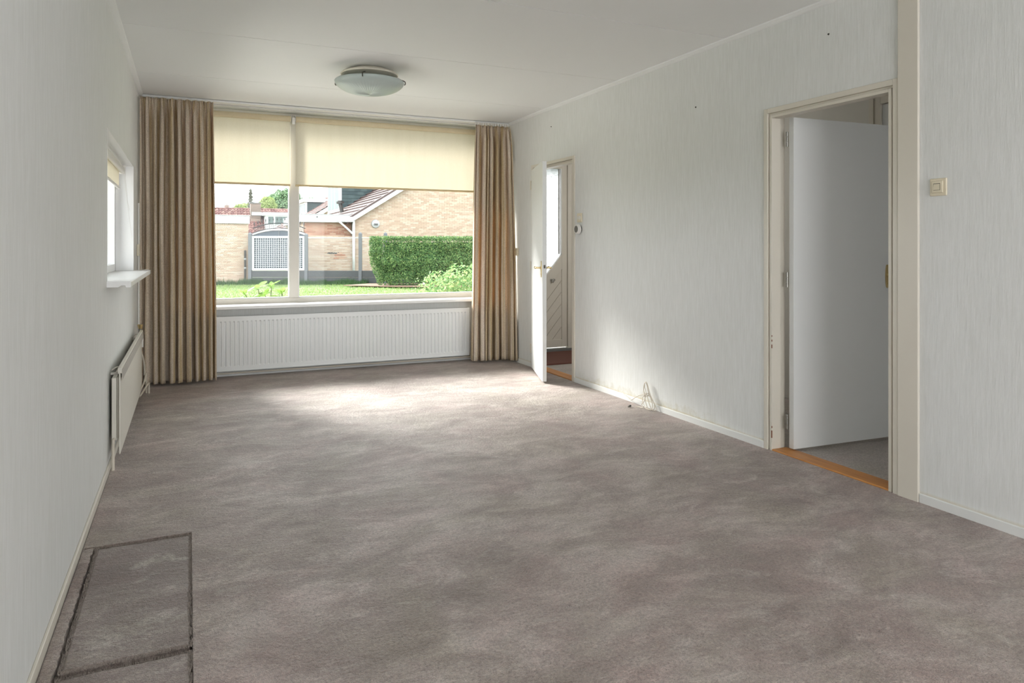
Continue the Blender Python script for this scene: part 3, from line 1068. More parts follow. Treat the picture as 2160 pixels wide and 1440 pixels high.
# ------------------------------------------------------------------ curtains
def curtain(label, xa_t, xb_t, xa_b, xb_b, folds, seed, yend=0.0, side=0, ztop=2.548):
    rnd = random.Random(seed)
    ph = [rnd.uniform(-0.9, 0.9) for _ in range(folds + 2)]
    am = [rnd.uniform(0.5, 1.25) for _ in range(folds + 2)]
    wd = [rnd.choice((0.55, 0.8, 1.1, 1.7)) * rnd.uniform(0.85, 1.15) for _ in range(folds)]
    tot = sum(wd)
    cum = [0]
    for q in wd: cum.append(cum[-1] + q / tot)
    NZ, NS = 70, folds * 22
    P = []
    for j in range(NZ + 1):
        tz = j / NZ                     # 0 top, 1 bottom
        z = ztop + (0.022 - ztop) * tz
        row = []
        k_top = math.exp(-(tz / 0.05) ** 2)
        for i in range(NS + 1):
            s = i / NS
            # which fold
            q = max(0, min(folds - 1, next((n for n in range(folds) if s <= cum[n + 1] + 1e-9), folds - 1)))
            lt = (s - cum[q]) / (cum[q + 1] - cum[q])
            p = 2 * math.pi * lt
            A_ = (0.058 * am[q] * (1 - 0.62 * k_top)) * (0.85 + 0.25 * tz)
            # omega shaped folds
            x_off = 0.14 * (wd[q] / tot) * math.sin(2 * p) * (xb_b - xa_b) * (0.7 + 0.5 * tz) * (1 - k_top)
            yo = -A_ * math.cos(p)
            drift = 0.010 * noise.noise(Vector((s * folds * 0.5, tz * 2.2, seed))) * folds / 10
            # second small fold riding on the first
            yo += 0.007 * math.sin(3 * p + ph[q] * 3 + 2 * tz) * (1 - tz * 0.3)
            # pinch pleats at the heading
            yo += 0.006 * k_top * math.sin(2 * p * 3)
            xa = xa_t + (xa_b - xa_t) * tz ** 0.8
            xb = xb_t + (xb_b - xb_t) * tz ** 0.8
            x = xa + (xb - xa) * s + x_off + drift
            y = 7.045 + yo
            if side > 0:
                y += yend * max(0, (s - 0.72) / 0.28) * tz ** 0.5
            y = min(y, 7.155)
            x = min(max(x, XL + 0.014), XR - 0.016)
            row.append((x, y, z + 0.004 * math.sin(p)))
        P.append(row)
    o = MB().grid(P).build('curtain', M['curtain'], smooth=True)
    tag(o, label, 'curtain', 'pleated curtains of the front window')
    so = o.modifiers.new('thick', 'SOLIDIFY')
    so.thickness = 0.0015
    return o


curtain('pleated beige-brown curtain at the left end of the front window', XL + 0.012, 0.205, XL + 0.015, 0.235, 10, 4, ztop=2.566)
curtain('pleated beige-brown curtain at the right end of the front window', 2.795, 3.19, 2.745, 3.205, 8, 9, -0.15, 1)


# ------------------------------------------------------------------ radiators
def ribs_panel(x0, x1, y, z0, z1, pitch=0.0385):
    """pressed panel facing -Y"""
    n = int((x1 - x0 - 0.05) / pitch)
    pitch = (x1 - x0 - 0.05) / n
    xs_, ds = [x0, x0 + 0.025], [0, 0]
    for k in range(n):
        a = x0 + 0.025 + k * pitch
        xs_ += [a + pitch * 0.12, a + pitch * 0.22, a + pitch * 0.52, a + pitch * 0.62, a + pitch]
        ds += [0, 0.009, 0.009, 0, 0]
    xs_.append(x1)
    ds.append(0)
    zs = [(z0, 0), (z0 + 0.034, 0), (z0 + 0.046, 1), (z1 - 0.052, 1), (z1 - 0.040, 0), (z1, 0)]
    P = [[(x, y + d * kk, z) for x, d in zip(xs_, ds)] for (z, kk) in zs]
    return P


ra = thing('radiator', 'long white ribbed panel radiator under the front window', 'radiator', (1.5, 7.24, 0.067))
RX0, RX1, RZ0, RZ1 = 0.235, 2.785, 0.067, 0.573
MB().grid(ribs_panel(RX0, RX1, 7.20, RZ0, RZ1)).box(RX0, 7.211, RZ0, RX1, 7.216, RZ1).build('front_panel', M['radiator'], ra)
g = MB()
for k in range(85):
    x = RX0 + 0.02 + k * 0.03
    g.box(x, 7.215, RZ1 - 0.006, x + 0.022, 7.268, RZ1 - 0.003)
g.build('top_grille', M['radiator'], ra)
MB().box(RX0 - 0.003, 7.198, RZ0 + 0.01, RX0, 7.272, RZ1 + 0.004).build('side_cover', M['radiator'], ra)
MB().box(RX1, 7.198, RZ0 + 0.01, RX1 + 0.003, 7.272, RZ1 + 0.004).build('side_cover', M['radiator'], ra)
MB().box(RX0, 7.198, RZ1, RX1, 7.203, RZ1 + 0.004).build('top_edge', M['radiator'], ra)
MB().box(RX0, 7.262, RZ0, RX1, 7.270, RZ1 - 0.01).build('back_panel', M['radiator'], ra)
MB().box(RX0, 7.195, RZ0 - 0.006, RX1, 7.203, RZ0 + 0.001).build('bottom_edge', M['radiator'], ra)
MB().cyl((0.10, 7.235, 0.035), (2.95, 7.235, 0.035), 0.0075, n=12).cyl((2.95, 7.235, 0.035), (2.95, 7.235, -0.004), 0.0075, n=12).cyl((2.80, 7.235, 0.035), (2.80, 7.235, 0.08), 0.0075, n=10).cyl((0.10, 7.235, 0.035), (0.10, 7.235, -0.004), 0.0075, n=12).build('pipe', M['pipe'], ra, smooth=True, angle=40)
for x in (0.7, 2.3):
    MB().box(x, 7.268, 0.12, x + 0.03, 7.299, 0.52).build('wall_bracket', M['radiator'], ra)

rb = thing('radiator', 'flat cream panel radiator on the left wall below the side window', 'radiator', (-0.36, 5.5, 0.08))
MB().box(-0.352, 4.48, 0.082, -0.345, 6.47, 0.560).box(-0.358, 4.48, 0.53, -0.338, 6.47, 0.562).build('front_panel', M['radside'], rb, bevel=0.003)
MB().box(-0.338, 4.485, 0.495, -0.3345, 6.465, 0.552).build('top_band', M['band'], rb, label='grey band along the top edge')
MB().box(-0.390, 4.50, 0.155, -0.366, 6.44, 0.505).build('rear_panel', M['radside'], rb, bevel=0.004)
g = MB()
for k in range(48):
    y = 4.53 + k * 0.04
    g.box(-0.366, y, 0.16, -0.352, y + 0.02, 0.50)
g.build('convector_fins', M['radside'], rb, kind='stuff')
for y in (4.62, 6.30):
    MB().box(-0.404, y, 0.505, -0.352, y + 0.012, 0.517).tube([(-0.399, y + 0.006, 0.53), (-0.375, y + 0.006, 0.547), (-0.352, y + 0.006, 0.545)], 0.004, 8, 4).build('wall_bracket', M['radside'], rb)
MB().tube([(-0.36, 6.47, 0.50), (-0.36, 6.52, 0.50), (-0.36, 6.525, 0.545)], 0.010, 10, 5).cyl((-0.36, 6.525, 0.535), (-0.36, 6.525, 0.565), 0.014, 0.014, 16).build('valve_body', M['steel'], rb, smooth=True, angle=40)
MB().cyl((-0.36, 6.525, 0.566), (-0.36, 6.525, 0.602), 0.013, 0.022, 20).build('valve_knob', M['brass'], rb, smooth=True, angle=40, label='brass valve knob')
MB().box(-0.352, 6.475, 0.42, -0.335, 6.50, 0.52).build('heat_meter', M['plastic_w'], rb, bevel=0.002)
MB().tube([(-0.36, 6.53, 0.50), (-0.36, 6.545, 0.40), (-0.34, 6.60, 0.30), (-0.335, 6.66, 0.22), (-0.335, 6.67, 0.16)], 0.0075, 10, 6).build('pipe', M['pipe'], rb, smooth=True)
MB().tube([(-0.352, 6.30, 0.10), (-0.335, 6.50, 0.12), (-0.325, 6.62, 0.16), (-0.325, 6.70, 0.17), (-0.325, 6.72, 0.10), (-0.325, 6.72, -0.004)], 0.0075, 10, 6).build('pipe', M['pipe'], rb, smooth=True)
MB().tube([(-0.352, 6.30, 0.055), (-0.335, 6.50, 0.06), (-0.315, 6.60, 0.085), (-0.305, 6.68, 0.09), (-0.305, 6.70, 0.05), (-0.305, 6.70, -0.004)], 0.0075, 10, 6).build('pipe', M['pipe'], rb, smooth=True)
MB().tube([(-0.378, 4.50, 0.165), (-0.380, 4.485, 0.15), (-0.380, 4.48, 0.06), (-0.380, 4.47, -0.004)], 0.0085, 10, 6).build('pipe', M['pipe'], rb, smooth=True)

# ------------------------------------------------------------------ side window (left wall)
w2 = thing('window_2', 'small white side window high in the left wall with deep reveal and board', 'window', (XL - 0.1, 5.45, 1.045), kind='structure')
a0, a1, zb0, zb1 = 4.435, 6.458, 1.046, 1.887
f = MB()
xf0, xf1 = -0.60, -0.532
f.box(xf0, a0 + 0.001, zb0, xf1, a0 + 0.06, zb1 - 0.001)
f.box(xf0, a1 - 0.055, zb0, xf1, a1 - 0.001, zb1 - 0.001)
f.box(xf0, a0 + 0.06, zb0, xf1, a1 - 0.055, zb0 + 0.055)
f.box(xf0, a0 + 0.06, zb1 - 0.06, xf1, a1 - 0.055, zb1 - 0.001)
f.build('window_frame', M['sill'], w2, bevel=0.003)
MB().box(-0.585, a0 + 0.062, zb0 + 0.057, -0.581, a1 - 0.057, zb1 - 0.062).build('pane', M['glass'], w2)
# smooth white lining of the reveal
f = MB()
f.box(xf1 + 0.001, a0 + 0.0005, zb0, XL + 0.001, a0 + 0.004, zb1 - 0.0005)
f.box(xf1 + 0.001, a1 - 0.004, zb0, XL + 0.001, a1 - 0.0005, zb1 - 0.0005)
f.box(xf1 + 0.001, a0 + 0.004, zb1 - 0.004, XL + 0.001, a1 - 0.004, zb1 - 0.0005)
f.build('reveal_lining', M['sill'], w2)
# window board: profile with drip groove, running along Y
pf = [(-0.60, 1.045), (-0.290, 1.045), (-0.288, 1.041), (-0.288, 1.016), (-0.290, 1.013), (-0.312, 1.013), (-0.316, 1.024), (-0.335, 1.024), (-0.350, 1.014), (-0.404, 1.014)]
MB().prism([(x, 4.405, z) for x, z in pf], (0, 2.20, 0)).build('window_board', M['sill'], w2, label='white board with grooved underside')
bl = thing('roller_blind', 'short white roller blind rolled up in the side window', 'blind', (-0.48, 5.45, 1.84))
MB().cyl((-0.478, 4.49, 1.842), (-0.478, 6.385, 1.842), 0.022, n=24).build('roller', M['plastic_w'], bl, smooth=True, angle=40)
P = [[(-0.500, 4.50 + 1.87 * i / 10, 1.842 - 0.135 * j / 4) for i in range(11)] for j in range(5)]
MB().grid(P).build('fabric', M['blind'], bl)
MB().cyl((-0.500, 4.50, 1.703), (-0.500, 6.37, 1.703), 0.010, n=12).build('bottom_bar', M['plastic_w'], bl, smooth=True, angle=40)
MB().box(-0.510, 6.388, 1.815, -0.455, 6.392, 1.886).build('bracket', M['plastic_w'], bl)
MB().box(-0.510, 4.482, 1.815, -0.455, 4.486, 1.886).build('bracket', M['plastic_w'], bl)
bc = MB()
pts = [(-0.462, 6.388, 1.84), (-0.445, 6.43, 1.60), (-0.40, 6.50, 1.38), (-0.375, 6.535, 1.22), (-0.36, 6.56, 1.10), (-0.350, 6.57, 1.051),
       (-0.315, 6.585, 1.049), (-0.30, 6.54, 1.049), (-0.335, 6.50, 1.049), (-0.390, 6.48, 1.051), (-0.40, 6.475, 1.09), (-0.415, 6.455, 1.3), (-0.44, 6.42, 1.55), (-0.47, 6.388, 1.82)]
P = [Vector(p) for p in pts]
acc = 0
for i in range(len(P) - 1):
    L = (P[i + 1] - P[i]).length
    n = max(1, int(L / 0.0085))
    for k in range(n):
        c0 = P[i].lerp(P[i + 1], k / n)
        r_ = 0.0032
        bc.add([c0 + Vector(d) * r_ for d in ((1, 0, 0), (-1, 0, 0), (0, 1, 0), (0, -1, 0), (0, 0, 1), (0, 0, -1))],
               [(0, 2, 4), (2, 1, 4), (1, 3, 4), (3, 0, 4), (2, 0, 5), (1, 2, 5), (3, 1, 5), (0, 3, 5)])
bc.build('bead_chain', M['plastic_w'], bl, kind='stuff', smooth=True)

# conduit and small box in the corner
o = thing('wall_socket', 'cream wall box with white conduit on the left wall beside the curtain', 'socket', (XL + 0.01, 6.93, 1.2))
MB().box(XL + 0.0005, 6.85, 1.16, XL + 0.022, 6.93, 1.26).build('box', M['plastic'], o, bevel=0.003)
MB().cyl((XL + 0.009, 6.955, 0.05), (XL + 0.009, 6.955, 1.62), 0.008, n=10).build('conduit', M['plastic_w'], o, smooth=True, angle=40)
o2 = MB().box(XR - 0.020, 6.865, 1.145, XR - 0.0005, 6.915, 1.225).build('wall_socket', M['plastic'], bevel=0.003)
tag(o2, 'small cream box on the right wall beside the right curtain', 'socket')

# ------------------------------------------------------------------ ceiling lamp
LX, LY = 1.265, 5.393
la = thing('ceiling_lamp', 'round ceiling lamp with ribbed frosted glass bowl and cream base', 'ceiling lamp', (LX, LY, H))
MB().lathe([(0.001, H - 0.001), (0.13, H - 0.001), (0.15, H - 0.012), (0.205, H - 0.030), (0.218, H - 0.042), (0.214, H - 0.050), (0.16, H - 0.060), (0.001, H - 0.062)], LX, LY, 64).build('base_plate', M['lampplate'], la, smooth=True, angle=50)
prof = []
for k in range(15):
    t_ = k / 14
    prof.append((0.262 * math.cos(t_ * math.pi / 2) + 0.0005, 2.503 - 0.098 * math.sin(t_ * math.pi / 2) ** 1.0))
inner = [(max(0.0004, r_ - 0.005), z_ + 0.005) for r_, z_ in reversed(prof)]
vs = MB()
n = 360
full = prof + inner
for i in range(n):
    a = 2 * math.pi * i / n
    for qi, (r_, z_) in enumerate(full):
        rel = r_ / 0.262
        zz = z_ - 0.0009 * math.cos(60 * a) * (0.3 + 0.7 * math.exp(-((rel - 0.25) / 0.35) ** 2)) * min(1, rel * 6)
        vs.v.append((LX + r_ * math.cos(a), LY + r_ * math.sin(a), zz))
k = len(full)
for i in range(n):
    j = (i + 1) % n
    for q in range(k):
        q2 = (q + 1) % k
        vs.f.append((i * k + q, i * k + q2, j * k + q2, j * k + q))
        vs.m.append(0)
vs.build('glass_bowl', M['lampglass'], la, smooth=True, label='greenish frosted glass bowl with radial ribs')
for a in (math.radians(246), math.radians(340), math.radians(150)):
    ca, sa = math.cos(a), math.sin(a)
    def q(r_, z_): return (LX + r_ * ca, LY + r_ * sa, z_)
    MB().tube([q(0.16, 2.545), q(0.22, 2.528), q(0.262, 2.514), q(0.271, 2.505), q(0.271, 2.488), q(0.262, 2.485)], 0.0035, 8, 5).build('clip', M['darkmetal'], la, smooth=True)
MB().cyl((LX, LY, 2.41), (LX, LY, 2.541), 0.008, n=12).cyl((LX + 0.0, LY, 2.47), (LX, LY, 2.54), 0.02, n=16).build('lamp_holder', M['plastic_w'], la)

# ------------------------------------------------------------------ switches, thermostat, plugs, cable
sw = thing('light_switch', 'square cream light switch on the right wall near the pillar board', 'light switch', (XR, 2.194, 1.516))
MB().box(XR - 0.009, 2.154, 1.475, XR - 0.0004, 2.236, 1.558).build('frame', M['plastic'], sw, bevel=0.004, bseg=3)
MB().box(XR - 0.016, 2.168, 1.489, XR - 0.009, 2.223, 1.546).build('inner_frame', M['plastic'], sw, bevel=0.003)
MB().box(XR - 0.0165, 2.180, 1.501, XR - 0.0155, 2.212, 1.534).build('shadow_gap', M['darkmetal'], sw)
MB().prism([(XR - 0.017, 2.1815, 1.502), (XR - 0.0205, 2.1815, 1.503), (XR - 0.0165, 2.1815, 1.5315), (XR - 0.014, 2.1815, 1.5315)], (0, 0.029, 0)).build('rocker', M['plastic'], sw)

sw = thing('double_switch', 'cream double switch on the right wall just above the round thermostat', 'light switch', (XR, 5.56, 1.50))
MB().box(XR - 0.012, 5.520, 1.460, XR - 0.0004, 5.600, 1.542).build('plate', M['plastic'], sw, bevel=0.003)
for y in (5.545, 5.573):
    pl = [(XR - 0.012, y + 0.009 * math.cos(a * math.pi / 8), 1.501 + 0.018 * math.sin(a * math.pi / 8)) for a in range(16)]
    MB().prism(pl, (-0.004, 0, 0)).build('rocker', M['plastic_w'], sw)
th = thing('thermostat', 'round white thermostat with dark grey face below the double switch', 'thermostat', (XR, 5.565, 1.40))
MB().cyl((XR - 0.0004, 5.565, 1.397), (XR - 0.010, 5.565, 1.397), 0.036, n=32).build('wall_ring', M['darkmetal'], th, smooth=True, angle=40)
MB().cyl((XR - 0.010, 5.565, 1.397), (XR - 0.040, 5.565, 1.397), 0.045, 0.043, 40).build('body', M['plastic_w'], th, smooth=True, angle=40, bevel=0.003)
MB().cyl((XR - 0.040, 5.565, 1.397), (XR - 0.0415, 5.565, 1.397), 0.031, 0.031, 32).build('face', M['greyface'], th, smooth=True, angle=40)

for (y, z, lab) in ((3.956, 2.212, 'grey wall plug left in the right wall above the cable, halfway along'),
                    (2.829, 2.413, 'dark wall plug high in the right wall above the wide doorway'),
                    (6.121, 2.413, 'small pale plug hole high above the narrow doorway')):
    o = MB().cyl((XR + 0.001, y, z), (XR - 0.004, y, z), 0.006, 0.0045, 12).build('wall_plug', M['darkmetal'])
    tag(o, lab, 'wall plug', 'wall plugs left in the right wall')

cb = thing('coiled_cable', 'coil of cream electric cable hanging against the right skirting', 'cable', (XR - 0.03, 4.45, 0.01))
X = XR - 0.022
pts = [(X + 0.006, 4.85, 0.050), (X - 0.004, 4.76, 0.030), (X - 0.012, 4.70, 0.024), (X - 0.018, 4.60, 0.075), (X - 0.02, 4.51, 0.105)]
pts += [(X - 0.028, 4.475, 0.11), (X - 0.02, 4.44, 0.10), (X - 0.01, 4.40, 0.055), (X - 0.02, 4.39, 0.014), (X - 0.04, 4.43, 0.010), (X - 0.035, 4.47, 0.05),
        (X - 0.025, 4.50, 0.10), (X - 0.02, 4.52, 0.14), (X - 0.012, 4.52, 0.185), (X - 0.010, 4.50, 0.20), (X - 0.008, 4.485, 0.18), (X - 0.008, 4.45, 0.11),
        (X - 0.006, 4.40, 0.05), (X - 0.012, 4.37, 0.015), (X - 0.03, 4.39, 0.009), (X - 0.035, 4.42, 0.04), (X - 0.03, 4.465, 0.11), (X - 0.02, 4.505, 0.16), (X - 0.016, 4.51, 0.19),
        (X - 0.014, 4.49, 0.185), (X - 0.012, 4.47, 0.13), (X - 0.014, 4.42, 0.06), (X - 0.03, 4.40, 0.012), (X - 0.05, 4.44, 0.012), (X - 0.04, 4.50, 0.04), (X - 0.035, 4.51, 0.08), (X - 0.03, 4.48, 0.108),
        (X - 0.035, 4.49, 0.06), (X - 0.045, 4.51, 0.03), (X - 0.05, 4.49, 0.010), (X - 0.055, 4.53, 0.007), (X - 0.07, 4.56, 0.006)]
MB().tube(pts, 0.0032, 8, 7).build('cable', M['pipe'], cb, smooth=True)
MB().tube([(X - 0.034, 4.478, 0.095), (X - 0.016, 4.466, 0.10), (X - 0.018, 4.462, 0.118), (X - 0.036, 4.475, 0.118)], 0.0028, 8, 5, closed=True).build('cable_tie', M['pipe'], cb, smooth=True)
pg = thing('antenna_plug', 'tiny black and silver plug lying on the carpet near the cable', 'plug', (3.086, 4.573, 0.006))
MB().cyl((3.076, 4.568, 0.007), (3.088, 4.575, 0.008), 0.005, 0.005, 14).build('metal_tip', M['steel'], pg, smooth=True, angle=40)
MB().cyl((3.088, 4.575, 0.008), (3.106, 4.584, 0.009), 0.007, 0.008, 14).build('body', M['dark'], pg, smooth=True, angle=40)

# ------------------------------------------------------------------ outside
GZ = -0.06
g_ = MB()
nx, ny = 40, 60
P = [[(-40 + 90 * i / nx, 7.6 + (150 - 7.6) * (j / ny) ** 2, GZ + 0.04 * noise.noise(Vector((i * 0.9, j * 0.9, 0)))) for i in range(nx + 1)] for j in range(ny + 1)]
g_.grid(P)
lawn = g_.build('lawn', M['lawn'])
tag(lawn, 'green lawn between the front window and the fence', 'lawn', kind='structure')
o = MB().box(-40, -6, -0.3, WL0 - 0.01, 7.6, -0.08).build('side_path', M['paving'])
tag(o, 'grey paving outside the small side window', 'paving', kind='structure')
rnd = random.Random(3)
te = MB()  # paving added out of view to bounce neutral light onto the ceiling
yy = 7.62
r = 0
while yy < 10.4:
    xx = -3.0 - (r % 2) * 0.25
    while xx < 6.0:
        if not (2.2 < xx < 4.4 and yy > 8.2) and not (0.2 < xx < 1.2 and 7.9 < yy < 8.4):
            te.box(xx + 0.004, yy + 0.004, GZ - 0.02, xx + 0.496, yy + 0.296, GZ + 0.045 + rnd.uniform(0, 0.003))
        xx += 0.5
    yy += 0.3
    r += 1
o = te.build('bounce_paving', M['paving'])
tag(o, 'added pale concrete paving strip under the front window, unseen, bouncing light indoors', 'bounce_paving', kind='structure')
rnd = random.Random(21)
gb = MB()
for k in range(42000):
    y = 10.5 + 16.2 * rnd.random() ** 0.8
    x = -2.0 + rnd.random() * (y * 0.42 + 3.0)
    a = rnd.uniform(0, 6.28)
    w_ = 0.004 + y * 0.0003
    h_ = rnd.uniform(0.025, 0.06)
    dx, dy = math.cos(a) * w_, math.sin(a) * w_
    gb.add([(x - dx, y - dy, GZ), (x + dx, y + dy, GZ), (x + rnd.uniform(-.03, .03), y + rnd.uniform(-.03, .03), GZ + h_)], [(0, 1, 2)])
o = gb.build('lawn_grass', M['grass'])
tag(o, 'short light green grass blades of the lawn', 'grass', kind='stuff')

# ---- brick walls
def brick_wall(x0, x1, z0, z1, y, mat, parent, top=None, seed=1, length=0.21, course=0.0625, dep=0.02, right_side=None):
    """bricks facing -Y as one part; mortar slab behind. top(x)->z limit"""
    rnd = random.Random(seed)
    mb = MB()
    r = 0
    z = z0
    while z < z1:
        off = (r % 2) * 0.11
        x = x0 - off
        while x < x1:
            a, b = max(x, x0), min(x + length, x1)
            if b - a > 0.03 and (top is None or top((a + b) / 2) > z + course):
                yy = y - rnd.uniform(0.004, 0.010)
                za, zb = z + 0.005, z + course - 0.005
                vs = [(a, yy, za), (b, yy, za), (b, yy, zb), (a, yy, zb), (a, y, za), (b, y, za), (b, y, zb), (a, y, zb)]
                mb.add(vs, [(0, 1, 2, 3), (3, 2, 6, 7), (0, 4, 5, 1), (0, 3, 7, 4), (1, 5, 6, 2)])
            x += length + 0.01
        z += course
        r += 1
    return mb.build('bricks', mat, parent, kind='stuff')


# neighbour's garage on the left
ga = thing('garage', 'flat-roofed buff brick garage with white fascia at the left of the view', 'garage', (-2, 28, GZ))
MB().box(-7, 27.0, GZ - 0.2, 1.95, 32, 2.15).build('wall', M['mortar'], ga)
brick_wall(-7, 1.955, GZ, 2.10, 27.0, M['brick_y'], ga, seed=3)
MB().box(-7.1, 26.93, 2.085, 1.99, 32.1, 2.365).build('fascia', M['fascia'], ga, bevel=0.01)
MB().box(-7.12, 26.90, 2.365, 2.01, 32.1, 2.39).build('roof_edge', M['galv'], ga)
dp = thing('drain_pipe', 'black upright pipe with clips standing before the left garage wall', 'pipe', (1.83, 26.93, GZ))
MB().cyl((1.835, 26.93, GZ), (1.835, 26.93, 1.13), 0.035, n=14).build('pipe', M['dark'], dp, smooth=True, angle=40)
for z in (0.80, 0.48, 0.02):
    MB().cyl((1.835, 26.93, z), (1.835, 26.93, z + 0.05), 0.045, n=14).build('pipe_clip', M['galv'], dp, smooth=True, angle=40)

# house with gable (right) and its low garage
ho = thing('gable_house', 'buff brick gable house with brown tiled roof and slate dormer on the right', 'house', (9, 30, GZ))
EX, EZ, SLP = 5.79, 2.44, 0.63
RX = 11.2
def roofz(x): return EZ + SLP * (x - EX) if x < RX else EZ + SLP * (2 * RX - EX - x)
MB().prism([(5.80, 27.5, GZ - 0.2), (16.6, 27.5, GZ - 0.2), (16.6, 27.5, roofz(16.6)), (RX, 27.5, roofz(RX) - 0.05), (5.80, 27.5, EZ - 0.02)], (0, 9.5, 0)).build('wall', M['mortar'], ho)
brick_wall(5.80, 16.6, GZ, 6.0, 27.5, M['brick_y'], ho, top=lambda x: roofz(x) - 0.02, seed=5)


def tile_slope(x0, z0, x1, z1, y0, y1, mat, parent, name='roof_tiles', course=0.34, pitch=0.30):
    """roof plane rising in X from (x0,z0) to (x1,z1), courses run along Y; separate stepped tiles"""
    L = math.hypot(x1 - x0, z1 - z0)
    ux, uz = (x1 - x0) / L, (z1 - z0) / L
    nxv, nzv = -uz, ux
    if nzv < 0: nxv, nzv = -nxv, -nzv
    mb = MB()
    nc = int(L / course)
    nt = int((y1 - y0) / pitch)
    for c in range(nc):
        a, b = c * course, (c + 1) * course + 0.02
        for t_ in range(nt):
            ya = y0 + t_ * pitch
            pts = []
            for (yy, hh) in ((0, 0.0), (0.30, 0.0), (0.5, 0.010), (0.75, 0.012), (1.0, 0.004)):
                yv = ya + yy * pitch
                for (s_, lift) in ((a, 0.055), (b, 0.0)):
                    hgt = lift + hh + 0.03
                    pts.append((x0 + ux * s_ + nxv * hgt, yv, z0 + uz * s_ + nzv * hgt))
            fs = [(2 * i, 2 * i + 1, 2 * i + 3, 2 * i + 2) for i in range(4)]
            # butt end
            n0 = len(pts)
            for i in range(5):
                p = pts[2 * i]
                pts.append((p[0] - nxv * 0.055, p[1], p[2] - nzv * 0.055))
            fs += [(2 * i, 2 * i + 2, n0 + i + 1, n0 + i) for i in range(4)]
            mb.add(pts, fs)
    return mb.build(name, mat, parent, kind='stuff')


MB().prism([(EX - 0.25, 27.3, roofz(EX - 0.25)), (RX, 27.3, roofz(RX)), (RX, 27.3, roofz(RX) - 0.14), (EX - 0.25, 27.3, roofz(EX - 0.25) - 0.14)], (0, 10, 0)).build('roof_deck', M['tile_dark'], ho)
tile_slope(EX - 0.25, roofz(EX - 0.25), RX, roofz(RX), 27.45, 37.3, M['tile_b'], ho)
MB().prism([(EX - 0.30, 27.27, roofz(EX - 0.30) + 0.09), (RX, 27.27, roofz(RX) + 0.09), (RX, 27.27, roofz(RX) + 0.0), (EX - 0.30, 27.27, roofz(EX - 0.3) + 0.0)], (0, 0.16, 0)).build('verge_tiles', M['tile_dark'], ho)
MB().prism([(EX - 0.30, 27.24, roofz(EX - 0.30)), (RX, 27.24, roofz(RX)), (RX, 27.24, roofz(RX) - 0.17), (EX + 0.05, 27.24, roofz(EX + 0.05) - 0.17), (EX - 0.30, 27.24, roofz(EX - 0.30) - 0.05)], (0, 0.05, 0)).build('barge_board', M['fascia'], ho)
MB().box(EX - 0.42, 27.22, EZ - 0.22, EX - 0.02, 27.6, EZ - 0.03).build('gutter_end', M['fascia'], ho)
MB().cyl((5.80, 27.37, GZ), (5.80, 27.37, 2.30), 0.05, n=14).tube([(5.80, 27.37, 1.72), (5.60, 27.37, 1.92), (5.12, 27.38, 2.34)], 0.04, 12, 4).build('down_pipe', M['fascia'], ho, smooth=True)
MB().cyl((6.68, 27.49, 2.165), (6.68, 27.43, 2.165), 0.17, 0.15, 24).box(6.60, 27.38, 2.10, 6.78, 27.44, 2.15).build('flue_outlet', M['galv'], ho, smooth=True, angle=40)
MB().box(6.61, 27.36, 2.12, 6.75, 27.43, 2.17).build('flue_slot', M['dark'], ho)


def slate_cheek(x0, x1, z0, z1, y, parent, low):
    mb = MB()
    z = z0
    r = 0
    while z < z1:
        x = x0 - (r % 2) * 0.15
        while x < x1:
            a, b = max(x, x0), min(x + 0.295, x1)
            if b - a > 0.02 and z + 0.1 > low(a):
                mb.add([(a, y - 0.025, z), (b, y - 0.025, z), (b, y - 0.01, z + 0.20), (a, y - 0.01, z + 0.20)], [(0, 1, 2, 3)])
                mb.add([(a, y - 0.025, z), (b, y - 0.025, z), (b, y, z), (a, y, z)], [(0, 3, 2, 1)])
            x += 0.30
        z += 0.17
        r += 1
    return mb.build('slates', M['slate'], parent, kind='stuff')


def dormer(parent, dx, y0, y1, zbot, ztop, xback):
    MB().box(dx + 0.03, y0, zbot - 0.3, xback, y1, ztop - 0.22).build('dormer_body', M['slate'], parent)
    slate_cheek(dx + 0.12, xback, zbot - 0.4, ztop - 0.25, y0, parent, lambda x: roofz(x) - 0.2)
    MB().box(dx - 0.18, y0 - 0.15, ztop - 0.25, xback, y1 + 0.15, ztop).build('dormer_fascia', M['fascia'], parent)
    f = MB()
    f.box(dx - 0.03, y0 - 0.03, zbot, dx + 0.10, y0 + 0.06, ztop - 0.25)
    yy = y0 + 0.06
    k = int((y1 - y0) / 0.8)
    step = (y1 - y0 - 0.06) / k
    for i in range(k):
        f.box(dx - 0.04, y0 + 0.06 + (i + 1) * step - 0.07, zbot, dx + 0.04, y0 + 0.06 + (i + 1) * step, ztop - 0.25)
    f.box(dx - 0.03, y0, zbot - 0.10, dx + 0.05, y1, zbot + 0.12)
    f.box(dx - 0.03, y0, ztop - 0.36, dx + 0.05, y1, ztop - 0.25)
    f.build('window_frame', M['fascia'], parent)
    for i in range(k):
        MB().box(dx - 0.034, y0 + 0.06 + i * step, zbot + 0.12, dx - 0.022, y0 + 0.06 + (i + 1) * step - 0.07, ztop - 0.36).build('pane', M['pane_far'], parent)


dormer(ho, 6.55, 34.1, 37.0, 2.98, 4.75, 10.0)
vp = MB().tube([(6.28, 32.0, 2.75), (6.22, 32.0, 3.0), (6.18, 32.0, 3.22)], 0.085, 12, 4).cyl((6.18, 32, 3.20), (6.17, 32, 3.30), 0.17, 0.17, 14).cyl((6.17, 32, 3.30), (6.17, 32, 3.34), 0.10, 0.10, 14)
vp.build('vent_pipe', M['dark'], ho, smooth=True, angle=40)

